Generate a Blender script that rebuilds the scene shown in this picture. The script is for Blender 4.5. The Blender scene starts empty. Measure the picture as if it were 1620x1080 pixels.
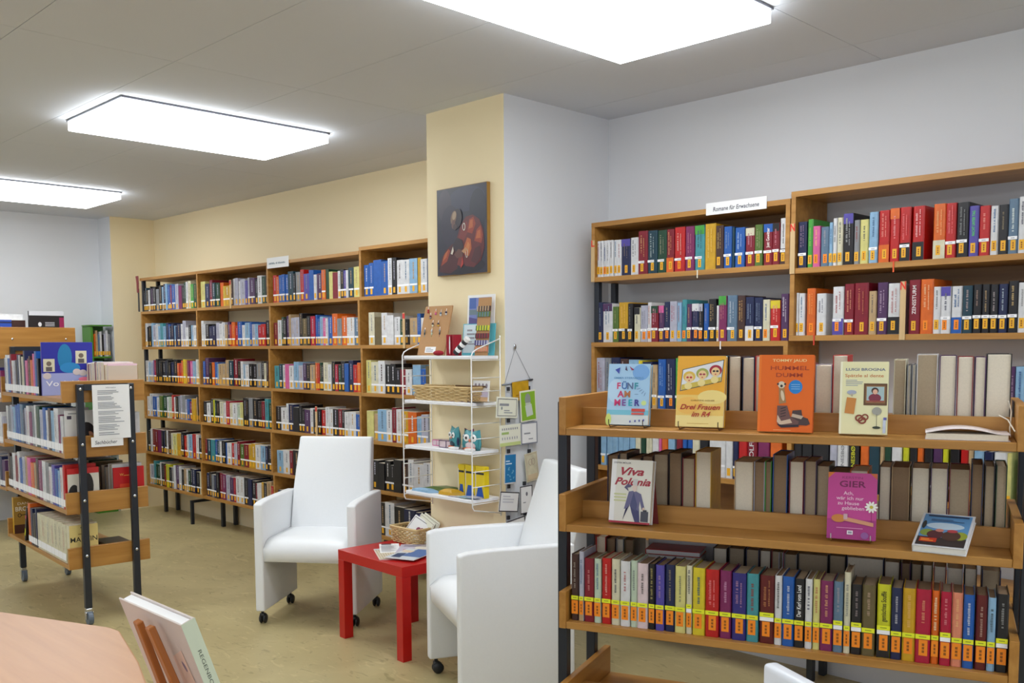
import bpy, bmesh, math, random
from mathutils import Matrix, Vector
PI = math.pi
rnd = random.Random(11)
SC = bpy.context.scene
COL = SC.collection

# ------------------------------------------------------------------ camera, world, exposure
cam_data = bpy.data.cameras.new('camera')
cam = bpy.data.objects.new('camera', cam_data); COL.objects.link(cam)
yaw, pitch, roll = .7885, -.0816, -.005
F = Vector((-math.sin(yaw)*math.cos(pitch), math.cos(yaw)*math.cos(pitch), math.sin(pitch)))
R0 = Vector((math.cos(yaw), math.sin(yaw), 0)); U0 = R0.cross(F)
R = math.cos(roll)*R0 + math.sin(roll)*U0; U = -math.sin(roll)*R0 + math.cos(roll)*U0
cam.matrix_world = Matrix(((R.x, U.x, -F.x, .2721), (R.y, U.y, -F.y, -3.9258), (R.z, U.z, -F.z, 1.4612), (0, 0, 0, 1)))
cam_data.sensor_width = 36.0
cam_data.lens = 36.0*1511.93/1620
cam_data.shift_y = (672.08-540)/1620
cam_data.clip_start = .05
SC.camera = cam
SC.view_settings.view_transform = 'Standard'
SC.view_settings.look = 'None'
SC.view_settings.gamma = 1
SC.view_settings.use_curve_mapping = False
SC.view_settings.exposure = 0.36
WORLD_STRENGTH = .56
LAMP_STRENGTH = 8.0
w = bpy.data.worlds.new('daylight'); SC.world = w; w.use_nodes = True
bg = w.node_tree.nodes['Background']
bg.inputs[0].default_value = (.82, .90, 1.0, 1); bg.inputs[1].default_value = WORLD_STRENGTH

# ------------------------------------------------------------------ materials
def lin(c):
    c = c/255.0
    return c/12.92 if c <= .04045 else ((c+.055)/1.055)**2.4
def rgb(c): return (lin(c[0]), lin(c[1]), lin(c[2]), 1)
MATS = {}
def mat(name, c, rough=.5, metal=0, noise=0, scale=20, bump=0, emit=0, coat=0, spec=.5):
    if name in MATS: return MATS[name]
    m = bpy.data.materials.new(name); m.use_nodes = True
    nt = m.node_tree; b = nt.nodes['Principled BSDF']
    b.inputs['Base Color'].default_value = rgb(c)
    b.inputs['Roughness'].default_value = rough
    b.inputs['Metallic'].default_value = metal
    b.inputs['Specular IOR Level'].default_value = spec
    b.inputs['Coat Weight'].default_value = coat
    tc = nt.nodes.new('ShaderNodeTexCoord')
    nz = nt.nodes.new('ShaderNodeTexNoise'); nz.inputs['Scale'].default_value = scale; nz.inputs['Detail'].default_value = 4
    nt.links.new(tc.outputs['Object'], nz.inputs['Vector'])
    mx = nt.nodes.new('ShaderNodeMix'); mx.data_type = 'RGBA'
    k = 1-noise
    mx.inputs[6].default_value = rgb(c)
    mx.inputs[7].default_value = tuple(v*k for v in rgb(c)[:3])+(1,)
    nt.links.new(nz.outputs['Fac'], mx.inputs[0])
    nt.links.new(mx.outputs[2], b.inputs['Base Color'])
    if bump:
        bp = nt.nodes.new('ShaderNodeBump'); bp.inputs['Strength'].default_value = bump; bp.inputs['Distance'].default_value = .002
        nt.links.new(nz.outputs['Fac'], bp.inputs['Height']); nt.links.new(bp.outputs[0], b.inputs['Normal'])
    if emit:
        b.inputs['Emission Color'].default_value = (.93, .97, 1, 1); b.inputs['Emission Strength'].default_value = emit
    MATS[name] = m
    return m
def wood(name, c1, c2, axis=0, rough=.38):
    m = bpy.data.materials.new(name); m.use_nodes = True
    nt = m.node_tree; b = nt.nodes['Principled BSDF']; b.inputs['Roughness'].default_value = rough
    tc = nt.nodes.new('ShaderNodeTexCoord'); mp = nt.nodes.new('ShaderNodeMapping')
    s = [14, 14, 14]; s[axis] = 1.1
    mp.inputs['Scale'].default_value = s
    nt.links.new(tc.outputs['Object'], mp.inputs['Vector'])
    nz = nt.nodes.new('ShaderNodeTexNoise'); nz.inputs['Scale'].default_value = 2.2; nz.inputs['Detail'].default_value = 6; nz.inputs['Distortion'].default_value = .6
    nt.links.new(mp.outputs[0], nz.inputs['Vector'])
    rp = nt.nodes.new('ShaderNodeValToRGB')
    rp.color_ramp.elements[0].position = .3; rp.color_ramp.elements[0].color = rgb(c1)
    rp.color_ramp.elements[1].position = .72; rp.color_ramp.elements[1].color = rgb(c2)
    nt.links.new(nz.outputs['Fac'], rp.inputs[0]); nt.links.new(rp.outputs[0], b.inputs['Base Color'])
    MATS[name] = m
    return m
BEECH = wood('beech_veneer', (164, 114, 50), (190, 140, 72), 0)
BEECH_V = wood('beech_veneer_end', (164, 112, 46), (188, 136, 66), 1)
BEECH_D = wood('beech_back_panel', (140, 98, 48), (158, 114, 60), 0)
BEECH_L = wood('pale_strip', (205, 172, 122), (220, 190, 142), 2)
TABLE = wood('table_laminate', (182, 130, 86), (192, 140, 94), 0, .32)
EASEL = wood('easel_wood', (150, 84, 34), (182, 110, 52), 2)
BLACK = mat('black_steel', (42, 46, 54), .35, .2)
CHROME = mat('chrome', (205, 208, 212), .22, 1)
RUBBER = mat('black_rubber', (26, 28, 32), .45)
GREYWH = mat('grey_wheel', (92, 104, 118), .4)
LEATHER = mat('white_leatherette', (236, 238, 240), .42, 0, .04, 120, .08)
RED = mat('red_lacquer', (188, 16, 14), .28, 0, .03, 5)
WIRE = mat('white_wire', (240, 240, 238), .35)
WSHELF = mat('white_shelf', (240, 241, 245), .4)
WALLW = mat('white_wall_paint', (222, 224, 228), .8, 0, .03, 3, .05)
WALLY = mat('yellow_wall_paint', (243, 227, 188), .8, 0, .03, 3, .05)
CEIL = mat('ceiling_board', (212, 217, 226), .85, 0, .03, 2)
CEILGAP = mat('ceiling_joint', (214, 219, 228), .9)
LAMP = mat('lamp_diffuser', (255, 255, 255), .5, emit=LAMP_STRENGTH)
LAMPF = mat('lamp_frame', (120, 122, 130), .4, .5)
PAGE = mat('book_pages', (236, 226, 206), .8, 0, .16, 220)
PAGE2 = mat('book_pages_grey', (182, 164, 138), .85, 0, .2, 220)
PAGE3 = mat('book_pages_brown', (152, 126, 98), .85, 0, .2, 220)
PAPER = mat('white_paper', (240, 240, 240), .7)
INK = mat('dark_ink', (45, 45, 50), .7)
GREYINK = mat('grey_ink', (150, 152, 158), .7)
TAG = mat('orange_tag', (236, 176, 36), .5)
TAGR = mat('deep_orange_tag', (246, 140, 24), .5)
YSTRIP = mat('yellow_strip', (232, 236, 40), .5)
WSTRIP = mat('white_strip', (245, 245, 248), .5)
KRAFT = mat('kraft_card', (186, 142, 96), .8, 0, .12, 90)
WICKER = mat('wicker', (228, 198, 142), .6, 0, .25, 60)
# book colours: letter -> (word, sRGB)
PAL = {
 'w': ('white', (236, 236, 238)), 'i': ('cream', (232, 226, 196)), 'g': ('grey', (150, 152, 156)), 'k': ('black', (30, 28, 32)),
 'n': ('navy', (30, 40, 84)), 'b': ('blue', (34, 98, 186)), 'l': ('light blue', (150, 192, 226)), 't': ('turquoise', (72, 158, 168)),
 'd': ('dark teal', (26, 66, 82)), 'e': ('dark green', (26, 72, 48)), 'E': ('olive green', (92, 124, 50)), 'G': ('bright green', (76, 172, 66)),
 'L': ('lime yellow', (222, 222, 40)), 'y': ('yellow', (236, 214, 48)), 'Y': ('pale yellow', (232, 224, 140)), 'm': ('mustard yellow', (222, 172, 34)),
 'o': ('orange', (238, 112, 30)), 'r': ('red', (206, 30, 28)), 'c': ('dark red', (142, 24, 44)), 'C': ('maroon', (104, 26, 26)),
 'R': ('crimson', (190, 20, 62)), 'p': ('dark purple', (88, 52, 98)), 'v': ('violet', (92, 80, 176)), 'D': ('indigo', (54, 48, 132)),
 'P': ('pink', (232, 104, 168)), 'F': ('pale pink', (240, 218, 222)), 's': ('salmon', (242, 150, 118)), 'B': ('dark brown', (74, 46, 40)),
 'x': ('tan', (204, 172, 128)), 'u': ('olive brown', (112, 98, 62)), 'h': ('lilac grey', (194, 194, 212)), 'M': ('plum', (136, 40, 98)),
 'q': ('steel blue', (104, 132, 158)), 'f': ('pale green', (206, 224, 200)),
}
def C(k): return mat('cover_'+PAL[k][0].replace(' ', '_'), PAL[k][1], .34, 0, .42, 34)
LIGHTS = set('wiglLyYfFhxt')

# ------------------------------------------------------------------ mesh helpers
class MB:
    def __init__(s, M=None): s.v = []; s.f = []; s.m = []; s.M = M or Matrix()
    def add(s, vs, fs, m=0):
        b = len(s.v)
        s.v += [tuple(s.M @ Vector(p)) for p in vs]
        s.f += [tuple(i+b for i in f) for f in fs]; s.m += [m]*len(fs)
        return s
    def box(s, a, b, m=0):
        x0, y0, z0 = a; x1, y1, z1 = b
        return s.add([(x0,y0,z0),(x1,y0,z0),(x1,y1,z0),(x0,y1,z0),(x0,y0,z1),(x1,y0,z1),(x1,y1,z1),(x0,y1,z1)],
            [(0,3,2,1),(4,5,6,7),(0,1,5,4),(1,2,6,5),(2,3,7,6),(3,0,4,7)], m)
    def quad(s, p, m=0): return s.add(p, [tuple(range(len(p)))], m)
    def prism(s, pts, z0, z1, m=0):          # pts in xy, counter-clockwise
        n = len(pts)
        vs = [(x, y, z0) for x, y in pts]+[(x, y, z1) for x, y in pts]
        return s.add(vs, [tuple(range(n-1, -1, -1)), tuple(range(n, 2*n))]+[(i, (i+1) % n, (i+1) % n+n, i+n) for i in range(n)], m)
    def tube(s, path, r, n=8, m=0, closed=False):
        path = [Vector(p) for p in path]; k = len(path); vs = []; fs = []; up = None
        for i, p in enumerate(path):
            a = path[i-1] if i > 0 else (path[-1] if closed else p); c = path[i+1] if i < k-1 else (path[0] if closed else p)
            t = (c-a).normalized()
            if up is None: up = Vector((0, 0, 1)) if abs(t.z) < .9 else Vector((1, 0, 0))
            x = t.cross(up).normalized(); y = x.cross(t).normalized(); up = y
            vs += [tuple(p+r*(math.cos(2*PI*j/n)*x+math.sin(2*PI*j/n)*y)) for j in range(n)]
        for i in range(k if closed else k-1):
            o, q = i*n, ((i+1) % k)*n
            fs += [(o+j, o+(j+1) % n, q+(j+1) % n, q+j) for j in range(n)]
        if not closed: fs += [tuple(range(n-1, -1, -1)), tuple(range((k-1)*n, k*n))]
        return s.add(vs, fs, m)
    def ball(s, c, r, m=0, n=12, sx=1, sy=1, sz=1):
        vs = [(c[0], c[1], c[2]-r*sz)]; fs = []
        for i in range(1, n//2):
            a = -PI/2+PI*i/(n//2)
            vs += [(c[0]+sx*r*math.cos(a)*math.cos(2*PI*j/n), c[1]+sy*r*math.cos(a)*math.sin(2*PI*j/n), c[2]+sz*r*math.sin(a)) for j in range(n)]
        vs.append((c[0], c[1], c[2]+r*sz)); q = n//2-1
        for j in range(n):
            fs.append((0, 1+(j+1) % n, 1+j)); fs.append((len(vs)-1, 1+(q-1)*n+j, 1+(q-1)*n+(j+1) % n))
            for i in range(q-1): fs.append((1+i*n+j, 1+i*n+(j+1) % n, 1+(i+1)*n+(j+1) % n, 1+(i+1)*n+j))
        return s.add(vs, fs, m)
    def mesh(s, name, mats, smooth=False, bevel=0, seg=2):
        me = bpy.data.meshes.new(name); me.from_pydata(s.v, [], s.f)
        for m in (mats if isinstance(mats, (list, tuple)) else [mats]): me.materials.append(m)
        me.polygons.foreach_set('material_index', s.m)
        if bevel:
            b = bmesh.new(); b.from_mesh(me)
            bmesh.ops.bevel(b, geom=list(b.edges), offset=bevel, segments=seg, affect='EDGES', profile=.6)
            b.to_mesh(me); b.free()
        if smooth: me.polygons.foreach_set('use_smooth', [True]*len(me.polygons))
        me.update(); return me
    def build(s, name, mats, parent=None, **k):
        o = bpy.data.objects.new(name, s.mesh(name, mats, **k)); COL.objects.link(o)
        if parent: o.parent = parent
        return o
def tag(o, label, cat, group=None, kind=None):
    o['label'] = label; o['category'] = cat
    if group: o['group'] = group
    if kind: o['kind'] = kind
    return o
def thing(name, label, cat, loc=(0, 0, 0), rz=0, group=None):
    o = bpy.data.objects.new(name, None); COL.objects.link(o); o.empty_display_size = .05
    o.location = loc; o.rotation_euler = (0, 0, rz)
    return tag(o, label, cat, group)
def struct(o): o['kind'] = 'structure'; return o
def box(name, a, b, m, parent=None, **k): return MB().box(a, b).build(name, m, parent, **k)
def copy_tree(o, parent=None):
    c = o.copy(); COL.objects.link(c)
    if parent: c.parent = parent
    for ch in list(o.children): copy_tree(ch, c)
    return c
# 2-D art: flat print collected on a plane, then placed
TXT = {}
def text2d(body, size, bold=0, shear=0, width=None):
    key = (body, bold, shear)
    if key not in TXT:
        cu = bpy.data.curves.new('t', 'FONT'); cu.body = body; cu.size = 1; cu.align_x = 'CENTER'; cu.align_y = 'CENTER'
        cu.offset = bold; cu.shear = shear; cu.resolution_u = 3
        ob = bpy.data.objects.new('t', cu); me = bpy.data.meshes.new_from_object(ob)
        TXT[key] = ([(v.co.x, v.co.y) for v in me.vertices], [tuple(p.vertices) for p in me.polygons])
        bpy.data.objects.remove(ob); bpy.data.curves.remove(cu); bpy.data.meshes.remove(me)
    vs, fs = TXT[key]; sx = size
    if width:
        ext = max(v[0] for v in vs)-min(v[0] for v in vs); sx = width/ext
    return [(x*sx, y*size) for x, y in vs], fs
class Art:
    def __init__(s): s.mb = MB(); s.mats = []; s.k = 0
    def mi(s, m):
        if isinstance(m, tuple): m = mat('print_%d_%d_%d' % m, m, .4)
        if m not in s.mats: s.mats.append(m)
        return s.mats.index(m)
    def poly(s, pts, m): s.k += 1; s.mb.quad([(x, y, .0004+.00012*s.k) for x, y in pts], s.mi(m)); return s
    def rect(s, x0, y0, x1, y1, m, rot=0):
        cx, cy = (x0+x1)/2, (y0+y1)/2; c, n = math.cos(rot), math.sin(rot)
        return s.poly([(cx+(x-cx)*c-(y-cy)*n, cy+(x-cx)*n+(y-cy)*c) for x, y in ((x0,y0),(x1,y0),(x1,y1),(x0,y1))], m)
    def ell(s, cx, cy, rx, ry, m, n=20, rot=0):
        c, q = math.cos(rot), math.sin(rot)
        return s.poly([(cx+rx*math.cos(2*PI*i/n)*c-ry*math.sin(2*PI*i/n)*q, cy+rx*math.cos(2*PI*i/n)*q+ry*math.sin(2*PI*i/n)*c) for i in range(n)], m)
    def ring(s, cx, cy, rx, ry, t, m, n=24):
        s.k += 1; z = .0004+.00012*s.k; vs = []
        for i in range(n):
            a = 2*PI*i/n; vs += [(cx+rx*math.cos(a), cy+ry*math.sin(a), z), (cx+(rx-t)*math.cos(a), cy+(ry-t)*math.sin(a), z)]
        s.mb.add(vs, [(2*i, 2*((i+1) % n), 2*((i+1) % n)+1, 2*i+1) for i in range(n)], s.mi(m)); return s
    def frame(s, x0, y0, x1, y1, t, m):
        s.rect(x0, y0, x1, y0+t, m); s.rect(x0, y1-t, x1, y1, m); s.rect(x0, y0+t, x0+t, y1-t, m); return s.rect(x1-t, y0+t, x1, y1-t, m)
    def text(s, body, cx, cy, size, m, bold=0, shear=0, width=None, rot=0):
        vs, fs = text2d(body, size, bold, shear, width); s.k += 1; z = .0004+.00012*s.k
        c, q = math.cos(rot), math.sin(rot)
        s.mb.add([(cx+x*c-y*q, cy+x*q+y*c, z) for x, y in vs], fs, s.mi(m)); return s
    def lines(s, x0, y0, x1, y1, n, m, seed=1):
        r = random.Random(seed); p = (y1-y0)/n
        for i in range(n):
            s.rect(x0, y1-(i+.75)*p, x0+(x1-x0)*(.55+.45*r.random()), y1-(i+.3)*p, m)
        return s
    def build(s, name, parent, M):
        s.mb.v = [tuple(M @ Vector(p)) for p in s.mb.v]
        return s.mb.build(name, s.mats, parent)
# art plane on the front (-y) of a local box: x right, z up
FRONT = lambda x, y, z: Matrix(((1, 0, 0, x), (0, 0, -1, y), (0, 1, 0, z), (0, 0, 0, 1)))
# art plane on a +x side: art x runs along +y, art y along z
SIDE = lambda x, y, z: Matrix(((0, 0, 1, x), (1, 0, 0, y), (0, 1, 0, z), (0, 0, 0, 1)))
TOP = lambda x, y, z: Matrix(((1, 0, 0, x), (0, 1, 0, y), (0, 0, 1, z), (0, 0, 0, 1)))
# ------------------------------------------------------------------ the room
H = 2.628
def floor_mat():
    m = bpy.data.materials.new('linoleum'); m.use_nodes = True; nt = m.node_tree; b = nt.nodes['Principled BSDF']
    b.inputs['Roughness'].default_value = .36
    tc = nt.nodes.new('ShaderNodeTexCoord')
    def ramp(src, a, b_, c0, c1):
        r = nt.nodes.new('ShaderNodeValToRGB'); r.color_ramp.elements[0].position = a; r.color_ramp.elements[0].color = c0
        r.color_ramp.elements[1].position = b_; r.color_ramp.elements[1].color = c1; nt.links.new(src, r.inputs[0]); return r.outputs[0]
    def noise(scale, detail, dist, sx=1, rot=0):
        mp = nt.nodes.new('ShaderNodeMapping'); mp.inputs['Scale'].default_value = (sx, 1, 1); mp.inputs['Rotation'].default_value = (0, 0, rot)
        nt.links.new(tc.outputs['Object'], mp.inputs[0])
        n = nt.nodes.new('ShaderNodeTexNoise'); n.inputs['Scale'].default_value = scale; n.inputs['Detail'].default_value = detail; n.inputs['Distortion'].default_value = dist
        nt.links.new(mp.outputs[0], n.inputs['Vector']); return n.outputs['Fac']
    base = ramp(noise(2.2, 6, 1.2), .3, .7, rgb((172, 157, 112)), rgb((192, 177, 130)))
    fl = ramp(noise(19, 3, 1.6, .35, .5), .60, .68, (0, 0, 0, 1), (1, 1, 1, 1))
    dk = ramp(noise(17, 3, 1.8, .4, 2.0), .61, .69, (0, 0, 0, 1), (1, 1, 1, 1))
    def mix(a, bcol, f, k):
        x = nt.nodes.new('ShaderNodeMix'); x.data_type = 'RGBA'
        mm = nt.nodes.new('ShaderNodeMath'); mm.operation = 'MULTIPLY'; mm.inputs[1].default_value = k; nt.links.new(f, mm.inputs[0])
        nt.links.new(mm.outputs[0], x.inputs[0]); nt.links.new(a, x.inputs[6]); x.inputs[7].default_value = bcol; return x.outputs[2]
    c = mix(base, rgb((214, 198, 150)), fl, .42); c = mix(c, rgb((120, 106, 66)), dk, .45)
    nt.links.new(c, b.inputs['Base Color']); return m
FLOOR = floor_mat()
fl = struct(box('floor', (-9.2, -7, -.1), (3, .3, 0), FLOOR))
cl = struct(box('ceiling', (-9.2, -7, H+.012), (3, .3, H+.1), CEILGAP))
pm = {}
for i in range(6):
    for j in range(12):
        x0 = -9.63+i*2.03; x1 = x0+2.03; y1 = .33-j*.6; y0 = y1-.6
        x0 = max(x0, -9.2); x1 = min(x1, 3); y1 = min(y1, .3); y0 = max(y0, -7)
        key = (round(x1-x0, 3), round(y1-y0, 3)); g = .0012
        if key not in pm: pm[key] = MB().box((g, g, 0), (x1-x0-g, y1-y0-g, .012)).mesh('ceiling_panel', CEIL)
        p = bpy.data.objects.new('ceiling_panel', pm[key]); COL.objects.link(p); p.location = (x0, y0, H); p.parent = cl
def wall2(name, boxes, mats):
    mb = MB()
    for a, b, m in boxes: mb.box(a, b, m)
    return struct(mb.build(name, mats))
CX0, CX1, CY, XP, YP, XW = -3.512, -2.956, -.762, -8.312, -.400, -8.575
wall2('wall_back', [((-9.2, 0, 0), (CX0+.2, .2, H), 0), ((CX0+.2, 0, 0), (3, .2, H), 1)], [WALLY, WALLW])
wall2('wall_left', [((XW-.2, -7, 0), (XW, YP, H), 0)], [WALLW])
# pier in the far corner: pale front, yellow flank; the column: yellow front, white flank
def pier(name, x0, x1, y0, y1, front, right):
    mb = MB().box((x0, y0, 0), (x1, y1, H))
    mb.m = [0, 0, front, right, 0, right if front == 0 else 0]
    return struct(mb.build(name, [WALLY, WALLW]))
pier('wall_corner_pier', XW, XP, YP, 0, 1, 0)
pier('wall_column', CX0, CX1, CY, 0, 0, 1)
# ------------------------------------------------------------------ ceiling lamps
def ceiling_lamp(x0, y0, label, wx=.665, wy=1.13):
    t = thing('ceiling_lamp', label, 'lamp', (x0, y0, H-.056), 0, 'square ceiling lamps')
    box('lamp_frame', (-.006, -.006, .046), (wx+.006, wy+.006, .054), LAMPF, t)
    box('diffuser', (0, 0, 0), (wx, wy, .0455), LAMP, t, bevel=.003, seg=1)
    return t
ceiling_lamp(-4.865, -2.010, 'flat glowing ceiling lamp above the white armchairs, middle of the three lamps')
ceiling_lamp(-2.175, -2.010, 'large flat glowing ceiling lamp nearest the camera, cut off by the top edge')
ceiling_lamp(-7.585, -2.010, 'flat glowing ceiling lamp farthest away, above the book trolleys by the left wall')
for x, y, l_ in ((.5, -2.01, 'to the right of the camera'), (-4.865, -4.9, 'left behind the camera'), (-2.175, -4.9, 'straight behind the camera'), (.5, -4.9, 'right behind the camera'), (-7.585, -4.9, 'far left behind the camera')):
    ceiling_lamp(x, y, 'flat glowing ceiling lamp outside the photo, '+l_)

# ------------------------------------------------------------------ wall bookcases
SB = .022
def bookcase(label, x0, x1, zs, boxes, posts, top=None):
    """zs: undersides of the boards from the top down; boxes: list of (upper, lower) rows that have cheeks and a back"""
    t = thing('bookcase', label, 'bookcase', (x0, -.28, 0), 0, 'beech bookcases along the wall')
    wd = x1-x0; D = .27
    for i, z in enumerate(zs):
        box('top_board' if i == 0 else 'shelf', (.001, 0, z), (wd-.001, D, z+SB), BEECH, t)
    for a, b in boxes:
        zt, zb = zs[a], zs[b]+SB
        for xs in (.0015, wd-.0215): box('side_panel', (xs, .0, zb+.0005), (xs+.02, D, zt-.0005), BEECH, t)
        box('back_panel', (.022, D-.012, zb+.0005), (wd-.022, D-.004, zt-.0005), BEECH_D, t)
    for px, py, z0, z1 in posts: box('post', (px, py, z0), (px+.03, py+.03, z1), BLACK, t, bevel=.003, seg=1)
    return t
LZ = [2.052, 1.762, 1.455, 1.150, .848, .535, .245]
DV = [-8.017, -6.968, -5.876, -4.772, -3.668]
gap = lambda rows, zs, x: [(x, y, zs[r+1]+SB, zs[r]) for r in rows for y in (.015, .145)]
legs = lambda x: [(x, .13, 0, LZ[6]), (x, .24, 0, LZ[6])]
where = ['beside the yellow corner pier', 'second from the corner pier', 'behind the armchair, under the small sign\'s right', 'next to the yellow column']
for k in range(4):
    odd = [(1, 2), (3, 4), (5, 6)] if k % 2 == 0 else [(0, 1), (2, 3), (4, 5)]
    zs = LZ if k != 3 else [2.075]+LZ[1:]
    posts = legs(.04)+(legs(DV[k+1]-DV[k]-.08) if k == 3 else [])
    if k == 0: posts += gap((0, 2, 4), LZ, .0)
    bookcase('beech bookcase bay full of books, '+['beside the yellow corner pier', 'second bay from the yellow corner pier', 'behind the facing white armchair', 'ending at the yellow column'][k],
        DV[k], DV[k+1], zs, odd, posts)
RZ1 = [2.044, 1.778, 1.459, 1.145, .850, .535, .245]; RZ2 = [2.070, 1.757, 1.480, 1.158, .850, .535, .245]
bookcase('beech bookcase bay on the white wall, under the large paper sign', -2.835, -1.757, RZ1, [(0, 1), (2, 3), (4, 5)], legs(.04)+gap((1, 3, 5), RZ1, .004))
bookcase('taller beech bookcase bay at the right edge of the photo', -1.755, -.675, RZ2, [(1, 2), (3, 4), (5, 6)], legs(.04)+legs(1.0)+gap((0, 2, 4), RZ2, 1.046)); b2 = bpy.data.objects[[o.name for o in COL.objects if o.name.startswith('bookcase')][-1]]
box('side_panel', (.0015, 0, RZ2[1]+SB+.0005), (.0215, .27, RZ2[0]-.0005), BEECH, b2)
# the bay at the right edge: in its top row it keeps a wooden cheek on the left
foot = thing('shelf_support', 'small black angled steel foot under the left bookcase', 'foot', (-7.20, -.262, 0))
box('post', (-.012, -.012, 0), (.012, .012, .2), BLACK, foot); box('arm', (-.012, .013, .18), (.012, .22, .2), BLACK, foot)
# paper signs
def sign(name, label, loc, wd, h, body, cat='sign'):
    t = thing(name, label, cat, loc); box('card', (0, 0, 0), (wd, .003, h), PAPER, t)
    a = Art()
    if body: a.text(body, wd/2, h*.42, h*.5, (60, 62, 80), .012, .12, wd*.76)
    else:
        r = random.Random(5)
        x = wd*.1
        for n in (7, 2, 8):
            for i in range(n):
                a.rect(x, h*.36, x+wd*.03, h*(.46+.08*r.random()), (120, 138, 150)); x += wd*.042
            x += wd*.03
    a.build('lettering', t, FRONT(0, 0, 0)); return t
sign('shelf_sign', 'white paper sign reading Romane für Erwachsene on the right bookcase top', (-2.165, -.286, 2.036), .30, .052, 'Romane für Erwachsene')
sign('shelf_sign', 'small white paper sign with faded print on the left bookcase top', (-5.876, -.286, 2.028), .285, .074, '')
ss = thing('sign_stand', 'small grey plastic sign clip standing on the right bookcase top', 'clip', (-1.80, -.2, RZ1[0]+SB)); box('clip', (0, 0, 0), (.036, .012, .03), mat('grey_plastic', (150, 156, 166), .3), ss)
# red divider leaning out at the far end of the left bookcase
dv = thing('end_marker', 'dark red metal marker on a black strip at the bookcase end by the pier', 'marker', (-8.03, -.285, 1.785))
box('strip', (-.012, -.004, 0), (.012, 0, .20), BLACK, dv)
MB().prism([(-.035, .31), (.015, .31), (.02, .25), (.014, .165), (-.018, .165), (-.022, .25)], -.0005, .004).build('red_plate', mat('dull_red', (136, 52, 56), .5), dv).matrix_local = FRONT(0, -.0046, 0)

# ------------------------------------------------------------------ double-sided shelf carts (rack and trolleys)
def cart(name, label, loc, rz, L, W, zs, hb, cat, ins=.066, post_top=None, casters=True, hb0=None, rail=.34):
    t = thing(name, label, cat, loc, rz); tb = .022
    for i, z in enumerate(zs):
        h = hb0 if (hb0 and i == 0) else hb
        for u in (0, L-tb): box('end_panel', (u, 0, z), (u+tb, W, z+h), BEECH_V, t, bevel=.0015, seg=1)
        box('shelf', (tb+.0005, .002, z), (L-tb-.0005, W-.002, z+.022), BEECH, t, bevel=.0015, seg=1)
        if not (rail > .4 and i == 0): box('centre_rail', (tb+.0005, W*rail, z+.0225), (L-tb-.0005, W*rail+.016, z+.075), BEECH, t)
    pt = post_top or zs[0]+(hb0 or hb)-.015
    z0 = .088 if casters else .004
    for u in (-.0305, L+.0005):
        for v in (ins, W-ins-.034):
            p = box('post', (u, v, z0), (u+.03, v+.034, pt), BLACK, t, bevel=.002, seg=1)
            for i, z in enumerate(zs):
                s = -1 if u < 0 else 1; bu = u if s < 0 else u+.03
                MB(Matrix.Translation((bu, v+.017, z+(hb0 if (hb0 and i == 0) else hb)*.62)) @ Matrix.Rotation(PI/2, 4, 'Y')).ball((0, 0, 0), .009, 0, 10, 1, 1, .55).build('bolt', CHROME, p, smooth=True)
            if casters:
                c = MB(); x = u+.015; y = v+.017
                c.box((x-.017, y-.014, .062), (x+.017, y+.014, .0875))
                c.box((x-.006, y-.019, .03), (x+.022, y-.016, .07)); c.box((x-.006, y+.016, .03), (x+.022, y+.019, .07))
                co = c.build('caster', CHROME, p, bevel=.002, seg=1)
                wh = MB(Matrix.Translation((x+.014, y, .036)) @ Matrix.Rotation(PI/2, 4, 'X'))
                wh.prism([(.0355*math.cos(2*PI*k/18), .0355*math.sin(2*PI*k/18)) for k in range(18)], -.013, .013).build('caster_wheel', GREYWH, p, bevel=.004, seg=2)
        box('cross_bar', (u, ins+.0345, pt-.032), (u+.03, W-ins-.0345, pt), BLACK, t)
    return t
RKA, RKX, RKY, RKL, RKW = .355, -1.6527, -1.8153, 1.239, .4194
RKZ = [1.197, .905, .607, .320]
cart('book_rack', 'low beech book rack on black posts with display books, in the right foreground', (RKX, RKY, 0), RKA, RKL, RKW, RKZ, .1136, 'book rack', post_top=1.293)
TRA, TRX, TRY, TRL, TRW = -.0671, -6.1245, -2.0082, 1.2474, .4257
TRZ = [1.181, .891, .5945, .3004]
cart('book_trolley', 'beech book trolley on wheels with two notices on its end', (TRX, TRY, 0), TRA, TRL, TRW, TRZ, .1136, 'trolley', post_top=1.277, rail=.48)
T2X, T2Y, T2L, T2W = -8.44, -1.56, .84, .56
T2Z = [1.39, 1.06, .72, .38]
cart('book_trolley', 'taller beech book trolley behind the first, at the left photo edge', (T2X, T2Y, 0), 0, T2L, T2W, T2Z, .12, 'trolley', hb0=.24, post_top=1.482, rail=.48)
# notices on the trolley end
nm = lambda u, v, z: Matrix.Translation((TRX, TRY, 0)) @ Matrix.Rotation(TRA, 4, 'Z') @ Matrix.Translation((u, v, z))
def on_trolley(t, u, v, z): t.location = nm(u, v, z).to_translation(); t.rotation_euler = (0, 0, TRA); return t
n1 = on_trolley(thing('notice_sheet', 'white printed notice sheet hanging on the trolley end', 'notice'), TRL+.0335, .140, .985)
box('sheet', (0, 0, 0), (.0015, .192, .287), PAPER, n1)
a = Art(); a.text('Information', .096, .272, .011, GREYINK, .01)
for y0, y1, n, x1 in ((.235, .26, 3, .165), (.205, .228, 3, .12), (.16, .197, 5, .165), (.128, .15, 3, .16), (.085, .122, 4, .165), (.045, .078, 4, .165), (.018, .038, 2, .15)):
    a.lines(.026, y0, x1, y1, n, GREYINK, int(y0*1000))
a.mb.v = a.mb.v; a.build('print', n1, SIDE(.0015, 0, 0))
n2 = on_trolley(thing('shelf_sign', 'white card sign reading Sachbücher under the notice sheet', 'sign'), TRL+.032, .126, .945)
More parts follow.
